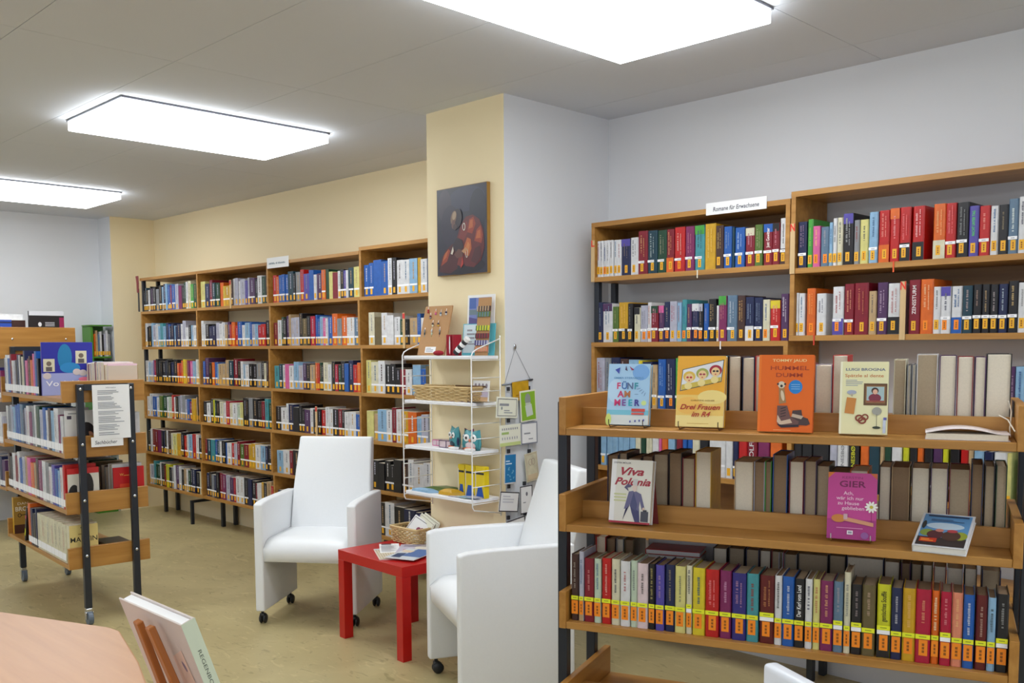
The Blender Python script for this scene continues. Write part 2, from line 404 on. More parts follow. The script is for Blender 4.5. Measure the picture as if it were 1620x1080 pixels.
box('card', (0, 0, 0), (.0012, .165, .052), PAPER, n2)
Art().text('Sachbücher', .075, .022, .026, (70, 72, 84), .01, .15, .115).build('lettering', n2, SIDE(.0012, 0, 0))

# ------------------------------------------------------------------ armchairs
def armchair(label, x, y, a):
    t = thing('armchair', label, 'armchair', (x, y, 0), a, 'white leatherette armchairs on castors')
    W, D, T, zb = .555, .49, .048, .072
    prof = [(0, zb), (D, zb), (D, .660), (.28, .661), (.12, .660), (.04, .655), (0, .645)]
    for u in (0, W-T):
        mb = MB(Matrix(((0, 0, 1, u), (1, 0, 0, 0), (0, 1, 0, 0), (0, 0, 0, 1)))); mb.prism(prof, 0, T)
        p = mb.build('arm_panel', LEATHER, t, bevel=.011, seg=3, smooth=True)
        for v in (.035, D-.06):
            c = MB(); cx = u+T/2
            c.tube([(cx, v, .05), (cx, v, zb+.002)], .008, 8); c.ball((cx-.011, v+.008, .0262), .026, 0, 14, .42, 1, 1); c.ball((cx+.011, v+.008, .0262), .026, 0, 14, .42, 1, 1)
            c.box((cx-.012, v-.012, .036), (cx+.012, v+.012, .056))
            c.build('caster', RUBBER, p, smooth=True)
    # seat cushion: crowned top, rolled front edge
    nx, ny = 12, 12; vs = []; fs = []; w0, w1, v0, v1 = T+.001, W-T-.001, .008, .43
    for lay in (0, 1):
        for j in range(ny+1):
            for i in range(nx+1):
                s, r = i/nx, j/ny; x_ = w0+(w1-w0)*s; y_ = v0+(v1-v0)*r
                crown = .016*(1-(2*s-1)**2)*(1-(2*r-1)**4)
                roll_ = -.045*max(0, 1-r/.16)**2
                z_ = .452+crown+roll_ if lay else .328+.012*max(0, 1-r/.12)
                vs.append((x_, y_-(.006 if lay and j == 0 else 0), z_))
    n = (nx+1)*(ny+1)
    for j in range(ny):
        for i in range(nx):
            q = j*(nx+1)+i; fs.append((q+n, q+n+1, q+n+nx+2, q+n+nx+1)); fs.append((q, q+nx+1, q+nx+2, q+1))
    for i in range(nx): fs.append((i, i+1, i+1+n, i+n)); q = ny*(nx+1)+i; fs.append((q+1, q, q+n, q+n+1))
    for j in range(ny): q = j*(nx+1); fs.append((q+nx+1, q, q+n, q+nx+1+n)); q += nx; fs.append((q, q+nx+1, q+nx+1+n, q+n))
    MB().add(vs, fs).build('seat', LEATHER, t, smooth=True)
    # back: leaning slab, slightly curved
    bw0, bw1 = T+.003, W-T-.003; nz = 10; vs = []; fs = []
    for k in range(nz+1):
        z_ = .38+(.955-.38)*k/nz; l_ = .385+.15*max(0, (z_-.42)/.535)**1.15; th = .085-.030*k/nz
        ti = .014*max(0, (z_-.66)/.29); vs += [(bw0+ti, l_, z_), (bw1-ti, l_, z_), (bw1-ti, l_+th, z_-.004), (bw0+ti, l_+th, z_-.004)]
        if k:
            b = 4*(k-1); fs += [(b+i, b+(i+1) % 4, b+4+(i+1) % 4, b+4+i) for i in range(4)]
    fs += [(3, 2, 1, 0), tuple(4*nz+i for i in range(4))]
    MB().add(vs, fs).build('backrest', LEATHER, t, bevel=.012, seg=3, smooth=True)
    box('seat_frame', (T+.002, .12, .318), (W-T-.002, D-.05, .3272), BLACK, t)
    return t
armchair('white leatherette armchair facing the camera, left of the red table', -4.205, -1.395, .648)
armchair('white leatherette armchair seen from its side, right of the red table', -2.985, -1.235, -.455)
wc = thing('chair', 'white slim chair back cut off by the bottom photo edge', 'chair', (-.512, -2.58, 0), -.455)
box('backrest', (0, 0, .60), (.42, .027, .952), mat('white_plastic', (226, 230, 238), .35), wc, bevel=.009, seg=3, smooth=True)
box('seat', (.01, -.40, .44), (.41, .024, .46), MATS['white_plastic'], wc, bevel=.006, seg=2)
for u in (.02, .38):
    for v in (-.38, 0): MB().tube([(u+.01, v+.012, 0), (u+.01, v+.012, .45 if v else .62)], .01, 8).build('leg', CHROME, wc, smooth=True)
# ------------------------------------------------------------------ red side table
rt = thing('side_table', 'glossy red square side table between the two white armchairs', 'table', (-3.1649, -1.2301, 0), 1.5235-PI/2)
# local: x = -v of the fit, y = u
box('tabletop', (-.55, 0, .4), (0, .46, .45), RED, rt, bevel=.001, seg=1)
for x in (-.55, -.05):
    for y in (0, .41): box('leg', (x, y, 0), (x+.05, y+.05, .3995), RED, rt, bevel=.001, seg=1)
# ------------------------------------------------------------------ foreground table
ft = thing('table', 'pale wooden table with angled corners in the left foreground', 'table', (-2.17, -2.945, 0))
pts = [(.025, -.003), (-.025, -.008), (-.95, -.39), (-1.15, -1.0), (-.45, -1.5), (.75, -1.42), (1.34, -.83), (1.26, -.262), (.46, -.124), (.30, -.073)]
MB().prism(pts, .715, .74).build('tabletop', TABLE, ft, bevel=.004, seg=2)
for x, y in ((-.05, -.13), (-.85, -.9), (1.08, -.55), (.5, -1.25)):
    MB().tube([(x, y, 0), (x, y, .7145)], .022, 12).build('leg', CHROME, ft, smooth=True)
ROWS={
 'R11':'-2809 19 176 w o;-2790 19 176 w o;-2771 19 176 w o;-2752 21 176 w o;-2731 22 175 w o;-2706 21 174 w o;-2685 25 173 w o;-2658 54 173 n o tv;-2604 45 176 w o;-2557 55 202 c w;-2499 54 199 d w;-2444 52 196 e w;-2390 40 196 c o qo;-2348 56 201 r w;-2290 49 200 M w;-2236 51 199 t w tG;-2184 56 201 m n;-2126 40 188 B o;-2084 40 180 b w;-2042 11 175 d n;-2030 48 171 b w;-1977 44 165 c w ti;-1933 38 175 E w;-1890 44 174 c w tb;-1845 32 174 c w tk;-1812 31 191 w w qB',
 'R12':'-2800 25 196 n o;-2774 60 189 w o tp;-2712 35 172 E w;-2675 59 191 m w qk;-2616 29 184 k w;-2577 35 163 i o tk;-2541 40 172 h w;-2500 21 185 w w;-2478 40 168 c w te;-2435 30 168 p w tP;-2404 33 184 n w;-2370 40 185 h o;-2329 23 178 l o;-2305 26 191 t o;-2278 26 170 p w;-2250 39 171 n w tw;-2211 23 169 k w th;-2187 27 169 b o;-2159 38 188 k w;-2120 13 158 w w;-2106 40 199 M o tG;-2065 51 200 q w;-2012 39 197 B o;-1972 42 189 n o qw;-1929 40 185 n w;-1888 34 175 i o;-1852 47 170 r w ty;-1803 38 196 p o',
 'R21':'-1728 38 188 n w;-1686 24 195 G o;-1662 32 165 P o;-1628 35 159 q o;-1592 15 174 l o;-1576 18 189 w o;-1556 24 189 i o;-1530 41 202 k o tv;-1488 24 173 g o;-1462 35 172 Y o;-1425 36 197 l w;-1386 42 199 r o qo;-1342 37 203 r o to;-1304 41 203 r w qk;-1256 44 202 r o qk;-1179 45 202 o o qi;-1134 38 200 r w;-1094 43 198 k w;-1050 34 181 v o;-1016 36 178 r w;-978 28 174 w o;-949 31 175 k o;-918 33 192 q w;-884 26 196 w o;-857 27 193 n o;-829 20 183 r w;-808 31 185 k o;-775 24 174 w w;-750 35 181 b o',
 'R22':'-1732 11 176 w o;-1720 28 173 w o;-1684 38 192 o o;-1641 41 169 w o;-1571 47 193 w w qv;-1522 42 202 c w;-1478 57 203 c o;-1420 31 169 x o;-1387 41 201 p w;-1343 48 195 w o qk;-1262 44 204 c o;-1217 48 204 o o;-1169 27 174 w o;-1142 36 173 w w tv;-1104 38 173 w o qb;-1064 34 173 d w;-1029 30 176 k w;-998 29 175 k w;-969 28 173 k w;-940 30 173 n w;-909 33 182 k w;-875 27 175 w o;-848 27 180 r w;-819 27 171 n w;-791 29 177 w o;-760 24 173 k w',
 'R13':'-2812 51 237 h n;-2760 36 236 g w;-2722 55 239 n w;-2664 51 233 B w;-2612 60 229 l w;-2552 23 226 y w;-2527 57 219 n w;-2470 30 206 x w;-2438 44 232 b w;-2392 52 234 n w;-2338 31 238 G w;-2306 40 231 B w;-2264 34 235 i o',
 'R23':'-890 14 202 p n;-875 33 202 l n;-841 32 209 n w;-807 29 206 w o;-777 36 212 r w;-739 36 207 k w',
 'R14':'-2785 34 200 l w;-2744 37 200 l w;-2706 31 200 l w;-2674 34 200 l w;-2639 34 200 l w;-2604 34 200 l w;-2568 31 200 i o;-2534 29 200 e w;-2502 17 200 i o;-2484 17 200 i o;-2466 36 200 w o;-2428 14 200 P o;-2413 35 200 o o;-2375 37 200 l w;-2329 34 200 c w;-2294 23 200 b w;-2267 29 200 b w;-2239 40 200 i w;-2198 47 200 k w;-2149 86 200 w w;-2062 35 200 w o;-2025 27 200 n w;-1996 43 200 r w;-1951 47 200 c w;-1902 57 200 M w;-1839 55 200 o w',
 'R24':'-1732 37 200 k w;-1694 49 200 k w;-1643 69 200 k w;-1571 33 200 h o;-1537 47 200 w o;-1489 44 200 k w;-1440 35 200 o o;-1405 43 200 d o;-1360 19 200 x o;-1340 25 200 e w;-1312 39 200 w w;-1268 23 200 L w;-1243 28 200 k w;-1214 24 200 o w;-1188 32 200 k w qw;-1154 34 200 p w;-1119 20 200 L w;-1093 35 200 k w;-1053 27 200 r w;-1025 17 200 x o;-1005 34 200 l w;-969 29 200 n w;-936 44 200 w w;-892 16 200 Y o;-847 26 200 t w;-820 34 200 r w;-784 35 200 w o;-748 24 200 n w',
 'K3':'30 24 204 B y;56 15 214 h y qx;72 31 195 c y;104 22 196 f y;128 29 200 r y;159 26 200 i y;187 30 197 w y;219 20 201 f y;239 33 195 F y;274 19 196 k y;295 26 195 v y;323 30 198 n y;353 31 197 Y y;386 17 201 i z;405 36 197 y y;442 39 196 r y;483 33 196 M y;518 40 193 D y;559 33 195 t y;595 40 193 C z;636 20 196 w y;657 32 196 b y;689 27 193 k y;718 19 195 w y;739 18 196 Y y;757 34 194 M y;792 25 195 q z;819 17 223 i y;838 27 192 k z;865 34 193 u y;903 34 199 L z qk;938 27 193 n y;966 32 195 m y;998 37 196 R y;1036 19 195 o y;1057 26 195 R z;1084 26 195 s y;1111 26 193 b y;1140 26 195 C y;1167 19 191 l y;1187 28 202 k z',
 'K1b':'378 40 212 k n;424 42 212 d n;467 37 211 B n;507 36 208 n n;544 42 212 r n;587 43 208 w n;632 37 211 n n;671 33 191 c n;713 45 187 h n;759 42 214 r n;803 39 187 n n;845 25 191 b n;872 29 181 e n;919 32 202 i n;953 11 188 g n;965 11 189 g n;977 53 216 w n;1033 43 213 p n;1077 40 210 c n;1119 28 209 p n;1147 60 217 k n',
 'K2b':'92 37 196 n n;130 28 204 k n;159 44 190 k n;205 35 198 B n;241 47 206 B n;289 41 212 k n;331 39 197 c n;371 49 219 m n;488 56 195 x n;545 32 196 h n;577 19 198 G n;599 42 219 b n;646 41 202 c n;688 34 205 p n;722 36 193 k n;758 53 177 k n;812 49 184 o n;889 31 199 B n;921 47 200 x n;972 46 200 B n;1020 44 201 p n;1066 52 201 c n;1120 29 216 n n;1152 25 213 k n;1179 27 215 e n',
 'K3b':'45 35 228 r n;81 31 225 B n;114 25 226 g n;141 31 226 u n;422 43 223 k n;469 48 227 k n;520 40 227 n n;561 33 227 B n;595 37 228 c n;616 14 225 h n;632 37 223 g n;671 85 228 k n;758 46 230 k n;806 100 230 n n;907 41 226 B n;951 25 225 p n;977 28 225 k n;1006 26 225 u n;1034 33 224 c n;1068 41 223 h n;1111 32 225 k n;1154 47 225 n n',
}
# ------------------------------------------------------------------ books
ORD = ['', 'first', 'second', 'third', 'fourth', 'fifth', 'sixth', 'seventh', 'eighth', 'ninth', 'tenth', 'eleventh', 'twelfth', 'thirteenth', 'fourteenth',
 'fifteenth', 'sixteenth', 'seventeenth', 'eighteenth', 'nineteenth']
def ordinal(n):
    if n < 20: return ORD[n]
    t, u = divmod(n, 10); tens = {2: 'twent', 3: 'thirt', 4: 'fort'}[t]
    return tens+'ieth' if u == 0 else tens+'y-'+ORD[u]
def hull(mb, w_, h, d, t=.0022, m=0):
    e = min(.004, w_*.22)
    o = [(0, d), (0, e), (e, 0), (w_-e, 0), (w_, e), (w_, d)]; n_ = [(t, d), (t, e+t*.4), (e+t*.4, t), (w_-e-t*.4, t), (w_-t, e+t*.4), (w_-t, d)]
    vs = [(x, y, z) for z in (0, h) for x, y in o+n_]; fs = []
    for i in range(5):
        fs += [(i, i+1, i+13, i+12), (i+7, i+6, i+18, i+19), (i+12, i+13, i+19, i+18), (i+1, i, i+6, i+7)]
    fs += [(6, 0, 12, 18), (5, 11, 23, 17)]
    return mb.add(vs, fs, m)
PG = {'p': PAGE, 'g': PAGE2, 'b': PAGE3}
SPINE_TEXT = {}
def book(w_, h, d, k, flags=(), pages=PAGE, seed=0, parts=True):
    """a book standing upright: x = thickness, spine at y = 0 facing -y, z up; the root is the cover"""
    r = random.Random(str(seed))
    o = hull(MB(), w_, h, d).build('book', C(k))
    MB().box((.0024, .003, .003), (w_-.0024, d-.004, h-.003)).build('page_block', pages, o)
    if not parts: return o
    a = Art(); lab = flags[0] if flags else 'n'
    for f in flags[1:]:
        if f[0] == 't': a.rect(.0004, h*.80, w_-.0004, h-.0006, C(f[1]))
        if f[0] == 'q': a.rect(.0004, .0006, w_-.0004, h*.34, C(f[1]))
    if a.k: a.build('spine_band', o, FRONT(0, 0, 0))
    lx = min(w_-.0012, .030); c = w_/2; b0 = .012+.004*r.random()
    tl = 0
    if lab != 'n':
        a = Art(); a.k = 3; tw = min(w_-.0016, .0165); th = .036
        if lab in 'yz': tw = min(w_-.0016, .021); th = .042; b0 = .020
        off = (w_-tw)*(.5 if w_ < .03 else .35+.3*r.random())
        a.rect(off, b0, off+tw, b0+th, TAGR if lab in 'yz' else (TAG if r.random() < .8 else TAGR))
        for i in range(3):
            a.rect(off+tw*.36, b0+th*(.18+.22*i), off+tw*.64, b0+th*(.34+.22*i), (150, 84, 20))
        z = b0+th+.002
        if lab == 'w': a.rect(.0004, z, min(w_-.0004, .0004+lx*1.25), z+.011, WSTRIP); a.rect(w_*.3, z+.004, w_*.7, z+.0065, GREYINK)
        if lab in 'yz':
            if lab == 'z': a.rect(.0004, z, w_-.0004, z+.011, WSTRIP); z += .0115
            a.rect(.0002, z, w_-.0002, z+.0125, YSTRIP); a.rect(w_*.25, z+.005, w_*.75, z+.0075, (150, 160, 40))
        tl = z+.018
        a.build('spine_label', o, FRONT(0, 0, 0))
    else: tl = h*.2
    mixc = lambda p, f: tuple(int(a_+(b_-a_)*f) for a_, b_ in zip(PAL[k][1], p))
    ink = mixc(r.choice([(232, 200, 130), (240, 236, 230), (240, 236, 230), (226, 180, 170)]), .35+.35*r.random()) if k not in LIGHTS else mixc(r.choice([(60, 60, 70), (150, 50, 50), (50, 80, 130), (80, 80, 80)]), .4+.3*r.random())
    ink = tuple(12*(v//12) for v in ink)
    a = Art(); a.k = 3; top = h*.93
    if seed in SPINE_TEXT:
        s, col, size = SPINE_TEXT[seed]
        a.text(s, c, (tl+top)/2, min(size, w_*.8), col, .015, 0, (top-tl)*.9, PI/2)
    elif w_ > .012:
        for q in range(2 if w_ > .036 else 1):
            x = c if w_ <= .036 else (w_*.36 if q == 0 else w_*.66)
            z = tl+(top-tl)*(.05+.25*r.random()); ze = top-(top-tl)*.2*r.random(); s = (.0016 if q else .0026)*(1.25 if w_ > .03 else 1)
            while z < ze:
                l_ = .002+.004*r.random(); a.rect(x-s*(.7+.6*r.random()), z, x+s, z+l_, ink); z += l_+.0012+(.004 if r.random() < .18 else 0)
    if a.k > 3: a.build('spine_title', o, FRONT(0, 0, 0))
    return o
SMATS = [C(k) for k in PAL]+[PAGE, TAG, WSTRIP, PAGE2, PAGE3, TAGR]; KI = {k: i for i, k in enumerate(PAL)}
NP, NT, NW = len(PAL), len(PAL)+1, len(PAL)+2
STUFF = MB()
def stuff_book(M, w_, h, d, k, lab='n', pages=0, text=None, low=False):
    STUFF.M = M; hull(STUFF, w_, h, d, m=KI[k]); STUFF.box((.0024, .003, .003), (w_-.0024, d-.004, h-.003), NP if pages == 0 else NW+pages)
    q = lambda x0, z0, x1, z1, m, y=-.0006: STUFF.quad([(x0, y, z0), (x1, y, z0), (x1, y, z1), (x0, y, z1)], m)
    if lab != 'n':
        tw = min(w_-.003, .017); xo = (w_-tw)/2; q(xo, .012, xo+tw, .046, NT)
        if lab == 'w': q(.0006, .048, w_-.0012, .058, NW)
    if low: q(.0006, .012, w_-.0016, .05, NW)
    if text:
        vs, fs = text2d(text[0], min(text[2], w_*.8), .015, 0, h*.62)
        STUFF.add([(w_/2-y, -.0008, h*.62+x) for x, y in vs], fs, KI[text[1]])
    STUFF.M = Matrix()
PLACE = {
 'R11': ('wall', 'on the top row under the large paper sign', 1.8005),
 'R12': ('wall', 'on the second row under the large paper sign', 1.4815),
 'R13': ('wall', 'on the third row under the large paper sign', 1.1675),
 'R14': ('wall', 'on the fourth row under the large paper sign', .8725),
 'R21': ('wall', 'on the top row of the rightmost bookcase', 1.7795),
 'R22': ('wall', 'on the second row of the rightmost bookcase', 1.5025),
 'R23': ('wall', 'on the third row of the rightmost bookcase', 1.1805),
 'R24': ('wall', 'on the fourth row of the rightmost bookcase', .8725),
 'K3': ('rack', 'in the front row of labelled rack spines', .6425),
 'K1b': ('rack', 'with pages outward on the rack\'s top board', 1.2195),
 'K2b': ('rack', 'with pages outward on the rack\'s middle board', .9275),
 'K3b': ('rack', 'with pages outward behind the rack\'s coloured spines', .6295),
}
PLACE['K3'] = ('rack', 'in the front row of labelled rack spines', .6295)
GROUP = {'R': 'novels on the white wall bookcases', 'K': 'books on the front rack'}
SPINE_TEXT.update({('K3', 23): ('Der Kerl vom Land', (235, 235, 235), .016), ('K3', 31): ('gemischtes Soufflé', (60, 60, 20), .018), ('R22', 11): ('ZENSSTURM', (235, 225, 225), .02), ('R11', 24): ('Just Gewitter', (240, 230, 225), .02), ('R21', 19): ('NACHT UNTER TAG', (90, 210, 80), .014)})
for key, rowtxt in ROWS.items():
    kind, place, z = PLACE[key]; items = [e.split() for e in rowtxt.split(';')]
    if kind == 'rack':
        base = Matrix.Translation((RKX, RKY, 0)) @ Matrix.Rotation(RKA, 4, 'Z')
    n = 0; pool = key in ('R14', 'R24', 'K3b')
    for e in items:
        u, w_, h = int(e[0])/1000, int(e[1])/1000, int(e[2])/1000; k = e[3]
        if kind == 'wall' and u > -.845: continue
        n += 1; r = random.Random((key+str(n)))
        sd = (key, n) if (key, n) in SPINE_TEXT else hash((ord(key[0]), ord(key[1]), ord(key[-1]), n))
        if kind == 'rack' and key != 'K3':
            pg = r.choice([PAGE, PAGE, PAGE2]) if key == 'K1b' else r.choice([PAGE, PAGE2, PAGE2, PAGE3])
            dep = {'K1b': .175, 'K2b': .175, 'K3b': .20}[key]
            M = base @ Matrix.Translation((u+w_, dep+.135, z)) @ Matrix.Rotation(PI, 4, 'Z')
            if pool: stuff_book(M, w_-.001, h, .135, k, 'n', {'book_pages': 0, 'book_pages_grey': 1, 'book_pages_brown': 2}[pg.name]); continue
            o = book(w_-.001, h, .135, k, (), pg, sd, False)
        elif kind == 'rack':
            o = book(w_-.001, h, .112, k, e[4:], r.choice([PAGE2, PAGE3]), sd)
            M = base @ Matrix.Translation((u, .024+.004*r.random(), z))
        else:
            d = min(.19, .115+h*.3)
            M = Matrix.Translation((u, -.268+.006*r.random(), z))
            if pool:
                stuff_book(M, w_-.001, h, d, k, e[4], 0, {('R24', 5): ('JO NESBØ', 'g', .018), ('R24', 6): ('JO NESBØ', 'L', .022), ('R14', 24): ('WOLFE', 'w', .03)}.get((key, n))); continue
            o = book(w_-.001, h, d, k, e[4:], PAGE, sd)
        if n == 4 and key == 'K1b': pass
        o.matrix_world = M
        thick = 'thick ' if w_ > .042 else ('thin ' if w_ < .02 else '')
        nm_ = f'{thick}{PAL[k][0]} book, {ordinal(n)} from left, {place}'
        tag(o, nm_, 'book', GROUP[key[0]])
# bookmark ribbons that hang from books on the wall shelves
for x, z, l, c_, lab in ((-2.21, 1.80, .035, (226, 220, 200), 'cream ribbon hanging from the top row under the large paper sign'),
    (-2.085, 1.481, .035, (236, 234, 230), 'white ribbon hanging from the second row under the large paper sign'),
    (-1.318, 1.779, .04, (226, 90, 40), 'orange ribbon hanging from the top row of the rightmost bookcase'),
    (-1.640, 1.502, .04, (206, 60, 40), 'red ribbon hanging from the second row of the rightmost bookcase')):
    t = MB().box((-.003, 0, -l), (.003, .001, .001)).add([(-.003, 0, .001), (.003, 0, .001), (.003, .016, .0012), (-.003, .016, .0012)], [(0, 1, 2, 3)]).build('bookmark_ribbon', mat('ribbon_%d_%d' % c_[:2], c_, .6))
    t.location = (x, -.2825, z); tag(t, lab, 'ribbon')
# pale index strips with a red letter between the books
for x, z, h, le, lab in ((-2.833, 1.778, .203, 'L', 'pale wooden index strip with red letter at the left end, under the large sign'),
    (-1.754, 1.757, .205, 'N', 'pale wooden index strip with red letter N, first on rightmost bookcase top row'),
    (-1.288, 1.480, .222, 'N', 'pale wooden index strip with red letter N amid the rightmost bookcase second row')):
    t = thing('index_strip', lab, 'divider', (x, -.2845, z), 0, 'index strips on the bookcases')
    box('strip', (0, 0, 0), (.022, .0025, h), BEECH_L, t)
    b = Art(); b.text(le, .011, h-.018, .042, (226, 60, 40), .03, 0, .0215); b.build('letter', t, FRONT(0, 0, 0))
# ------------------------------------------------------------------ left wall: the books beyond the first 300, one object
def stuff_books():
    ki = KI; np_, nt_, nw_ = NP, NT, NW; mb = STUFF; r = random.Random(4)
    for u in range(4):
        for row in range(6):
            s = LEFT[u][row]; zs = LZ[row+1]+SB+.0005; x0, x1 = DV[u]+.032, DV[u+1]-.028
            if s.startswith('_'):
                n0 = len(s)-len(s.lstrip('_')); x0 += .04*n0; s = s.lstrip('_')
            ws = [.5+r.random() for _ in s]; sc = (x1-x0)/sum(ws); x = x0; run = .17+.03*r.random()
            for c_, w_ in zip(s, ws):
                w_ *= sc; h = run+.035*(r.random()-.5)
                if r.random() < .12: run = .165+.045*r.random()
                h = min(h, .225); y = -.266+.008*r.random(); d = .13+.05*r.random()
                mb.box((x+.0005, y, zs), (x+w_-.0005, y+d, zs+h), ki[c_])
                mb.box((x+.002, y+.004, zs+h-.001), (x+w_-.002, y+d-.003, zs+h+.0004), np_)
                if r.random() < .92:
                    tw = min(w_-.004, .020); xo = x+(w_-tw)/2
                    mb.quad([(xo, y-.0006, zs+.012), (xo+tw, y-.0006, zs+.012), (xo+tw, y-.0006, zs+.046), (xo, y-.0006, zs+.046)], nt_)
                    if r.random() < .75: mb.quad([(x+.001, y-.0006, zs+.048), (x+w_-.001, y-.0006, zs+.048), (x+w_-.001, y-.0006, zs+.059), (x+.001, y-.0006, zs+.059)], nw_)
                    ink = ki[r.choice('hgxw')] if c_ not in LIGHTS else ki[r.choice('gqBx')]
                    z = zs+.075+.02*r.random()
                    while z < zs+h-.02:
                        l_ = .004+.012*r.random(); mb.quad([(x+w_*.44, y-.0006, z), (x+w_*.58, y-.0006, z), (x+w_*.58, y-.0006, z+l_), (x+w_*.44, y-.0006, z+l_)], ink); z += l_+.003
                x += w_
LEFT = [
 ["kdkwkpkgklnlbbMbhMkewiGe", "Bwkklhwltlnbknlnnwhwklwn", "wlhvRkkkknkknkoroymMPlwi", "wwbwEewfrwkghghbMmxk", "kwccMknkwBiYmxkrwlrwk", "whteewkcLkgwpwkxweknki"],
 ["YncdeoymBwhwhvhpkwek", "wwknnhwwxprorbwlbhlRrk", "bpkoblxxxdckwlwkkgkiBk", "kwkLekiwRiwfYkkgkkkcte", "cdtbdwkbwrhcEcmmwlnk", "nkgnkcMhpRwwknkcwmkxr"],
 ["robbbdkgrvbwpoeYcwkvwdY", "cwekpxhhkukRbblPwbogowwq", "tdwPwlhpkxorekiwkRekbnro", "kwwnkkkpwkkrwwkckwwb", "lwcknrokbwgkcwk", "nbwkgBkwcnkbwk"],
 ["bbbbwkwwlmwblkwwwkhk", "_iuwwwekxbwbwlkwbk", "YiwkkkcwlbunhwhroCk", "Yxlwcwmolhgkgkgw", "kkkkkkBwwwBPPPkw", "___kwknnvMwblk"]]
stuff_books()
for x, z, lab in ((-5.30, .848, 'pale index strip with red tip, row behind the top of the facing armchair'), (-6.43, 1.762, 'pale index strip with red tip, top row left of the small sign'), (-4.33, 1.455, 'pale index strip beside the cork earring board, left bookcases')):
    t = thing('index_strip', lab, 'divider', (x, -.2845, z+.0), 0, 'index strips on the bookcases'); box('strip', (0, 0, 0), (.022, .0025, .215), BEECH_L, t); box('red_tip', (0, -.0006, .18), (.022, -.0001, .21), mat('red_paper', (206, 60, 52), .6), t)
# ------------------------------------------------------------------ books on the trolleys
def trolley_row(base, u0, u1, v, z, s, place, grp, d=.16, hmin=.19, hmax=.25, lean=0, rev=False, pages=False):
    r = random.Random(place); ws = [.6+r.random()*.8 for _ in s]; sc = (u1-u0)/sum(ws); u = u0
    for n, (k, w_) in enumerate(zip(s, ws), 1):
        w_ *= sc; h = hmin+(hmax-hmin)*r.random()
        if pages or 'far trolley' in place:
            stuff_book(base @ Matrix.Translation((u+w_, v, z)) @ Matrix.Rotation(PI, 4, 'Z') if rev else base @ Matrix.Translation((u, v, z)), w_-.0012, h, d, k, 'n', 0, None, not pages); u += w_; continue
        o = book(w_-.0012, h, d, k, () if pages else ('n',), PAGE, hash((len(place), n, ord(k))), not pages)
        if not pages: 
            a_ = Art(); a_.k = 4; a_.rect(.0006, .012, w_-.002, .05, WSTRIP); a_.build('spine_label', o, FRONT(0, 0, 0))
        M = base @ Matrix.Translation((u, v, z))
        if rev: M = base @ Matrix.Translation((u+w_, v, z)) @ Matrix.Rotation(PI, 4, 'Z')
        if lean: M = base @ Matrix.Translation((u, v, z)) @ Matrix.Rotation(-lean, 4, 'Y')
        o.matrix_world = M
        tag(o, f'{PAL[k][0]} book, {ordinal(n)} from the far end, {place}', 'book', grp); u += w_
TB = Matrix.Translation((TRX, TRY, 0)) @ Matrix.Rotation(TRA, 4, 'Z')
tg = 'books on the front trolley'
zt = [z+.0225 for z in TRZ]
trolley_row(TB, .06, .79, .012, zt[0], 'hwbcwhknwkinPcBoPbk', 'trolley\'s upper board', tg)
trolley_row(TB, .05, 1.19, .012, zt[1], 'wghlbbqnhwMgwehbwBlwMw', 'trolley\'s second board', tg, hmax=.235)
trolley_row(TB, .04, 1.19, .012, zt[2], 'BkwcwbhxPoxBMwgwvblwr', 'trolley\'s third board', tg, hmax=.235)
trolley_row(TB, .44, .62, .012, zt[3], 'onkn', 'trolley\'s lowest board', tg)
trolley_row(TB, .63, 1.165, .012, zt[3], 'iiiiiii', 'trolley\'s lowest board, cream series', 'cream series on the trolley', hmin=.205, hmax=.21)
trolley_row(TB, .50, 1.20, TRW-.012, zt[0], 'lqwwiwMwMwFx', 'far side of the trolley\'s upper board', tg, rev=True, pages=True, hmin=.17, hmax=.19)
trolley_row(TB, .60, 1.195, TRW-.012, zt[2], 'ggkeeukkBgw', 'far side of the trolley\'s third board', tg, rev=True, pages=True, hmin=.18, hmax=.225)
trolley_row(TB, .75, 1.195, TRW-.012, zt[1], 'gkkhwgw', 'far side of the trolley\'s second board', tg, rev=True, pages=True, hmin=.17, hmax=.21)
def panel_book(base, u, v, z, w_, h, th, k, label, art, grp, ry=0, rz=0, pages=PAGE):
    """a book standing with its cover square to +u"""
    o = book(th, h, w_, k, (), pages, 3, False); a_ = Art(); art(a_, w_, h); a_.build('cover_print', o, SIDE(th, 0, 0))
    o.matrix_world = base @ Matrix.Translation((u, v, z)) @ Matrix.Rotation(rz, 4, 'Z') @ Matrix.Rotation(ry, 4, 'Y')
    tag(o, label, 'book', grp); return o
def art_vor(a, w_, h):
    a.rect(0, 0, w_, h*.42, (150, 160, 210)); a.rect(0, h*.42, w_, h, (40, 44, 150)); a.ell(w_*.45, h*.72, w_*.14, h*.25, (30, 120, 170)); a.ell(w_*.55, h*.52, w_*.2, h*.1, (40, 130, 190))
    for x, y in ((.03, .45), (.66, .6)): a.rect(w_*x, h*y, w_*(x+.22), h*(y+.24), (206, 202, 176)); a.ell(w_*(x+.11), h*(y+.15), w_*.05, h*.045, (110, 96, 84)); a.rect(w_*(x+.05), h*(y+.01), w_*(x+.17), h*(y+.09), (90, 84, 84))
    for x, y in ((.1, .37), (.8, .42), (.68, .44)): a.ell(w_*x, h*y, w_*.08, h*.06, (200, 190, 190))
    a.ell(w_*.83, h*.3, w_*.12, h*.04, (226, 120, 150)); a.text('Vorbilder', w_*.5, h*.22, h*.14, (226, 230, 240), .01, 0, w_*.86)
panel_book(TB, .80, .02, zt[0]+.0015, .27, .295, .018, 'v', 'large blue portrait book facing the camera, on the trolley\'s upper board', art_vor, tg, .06)
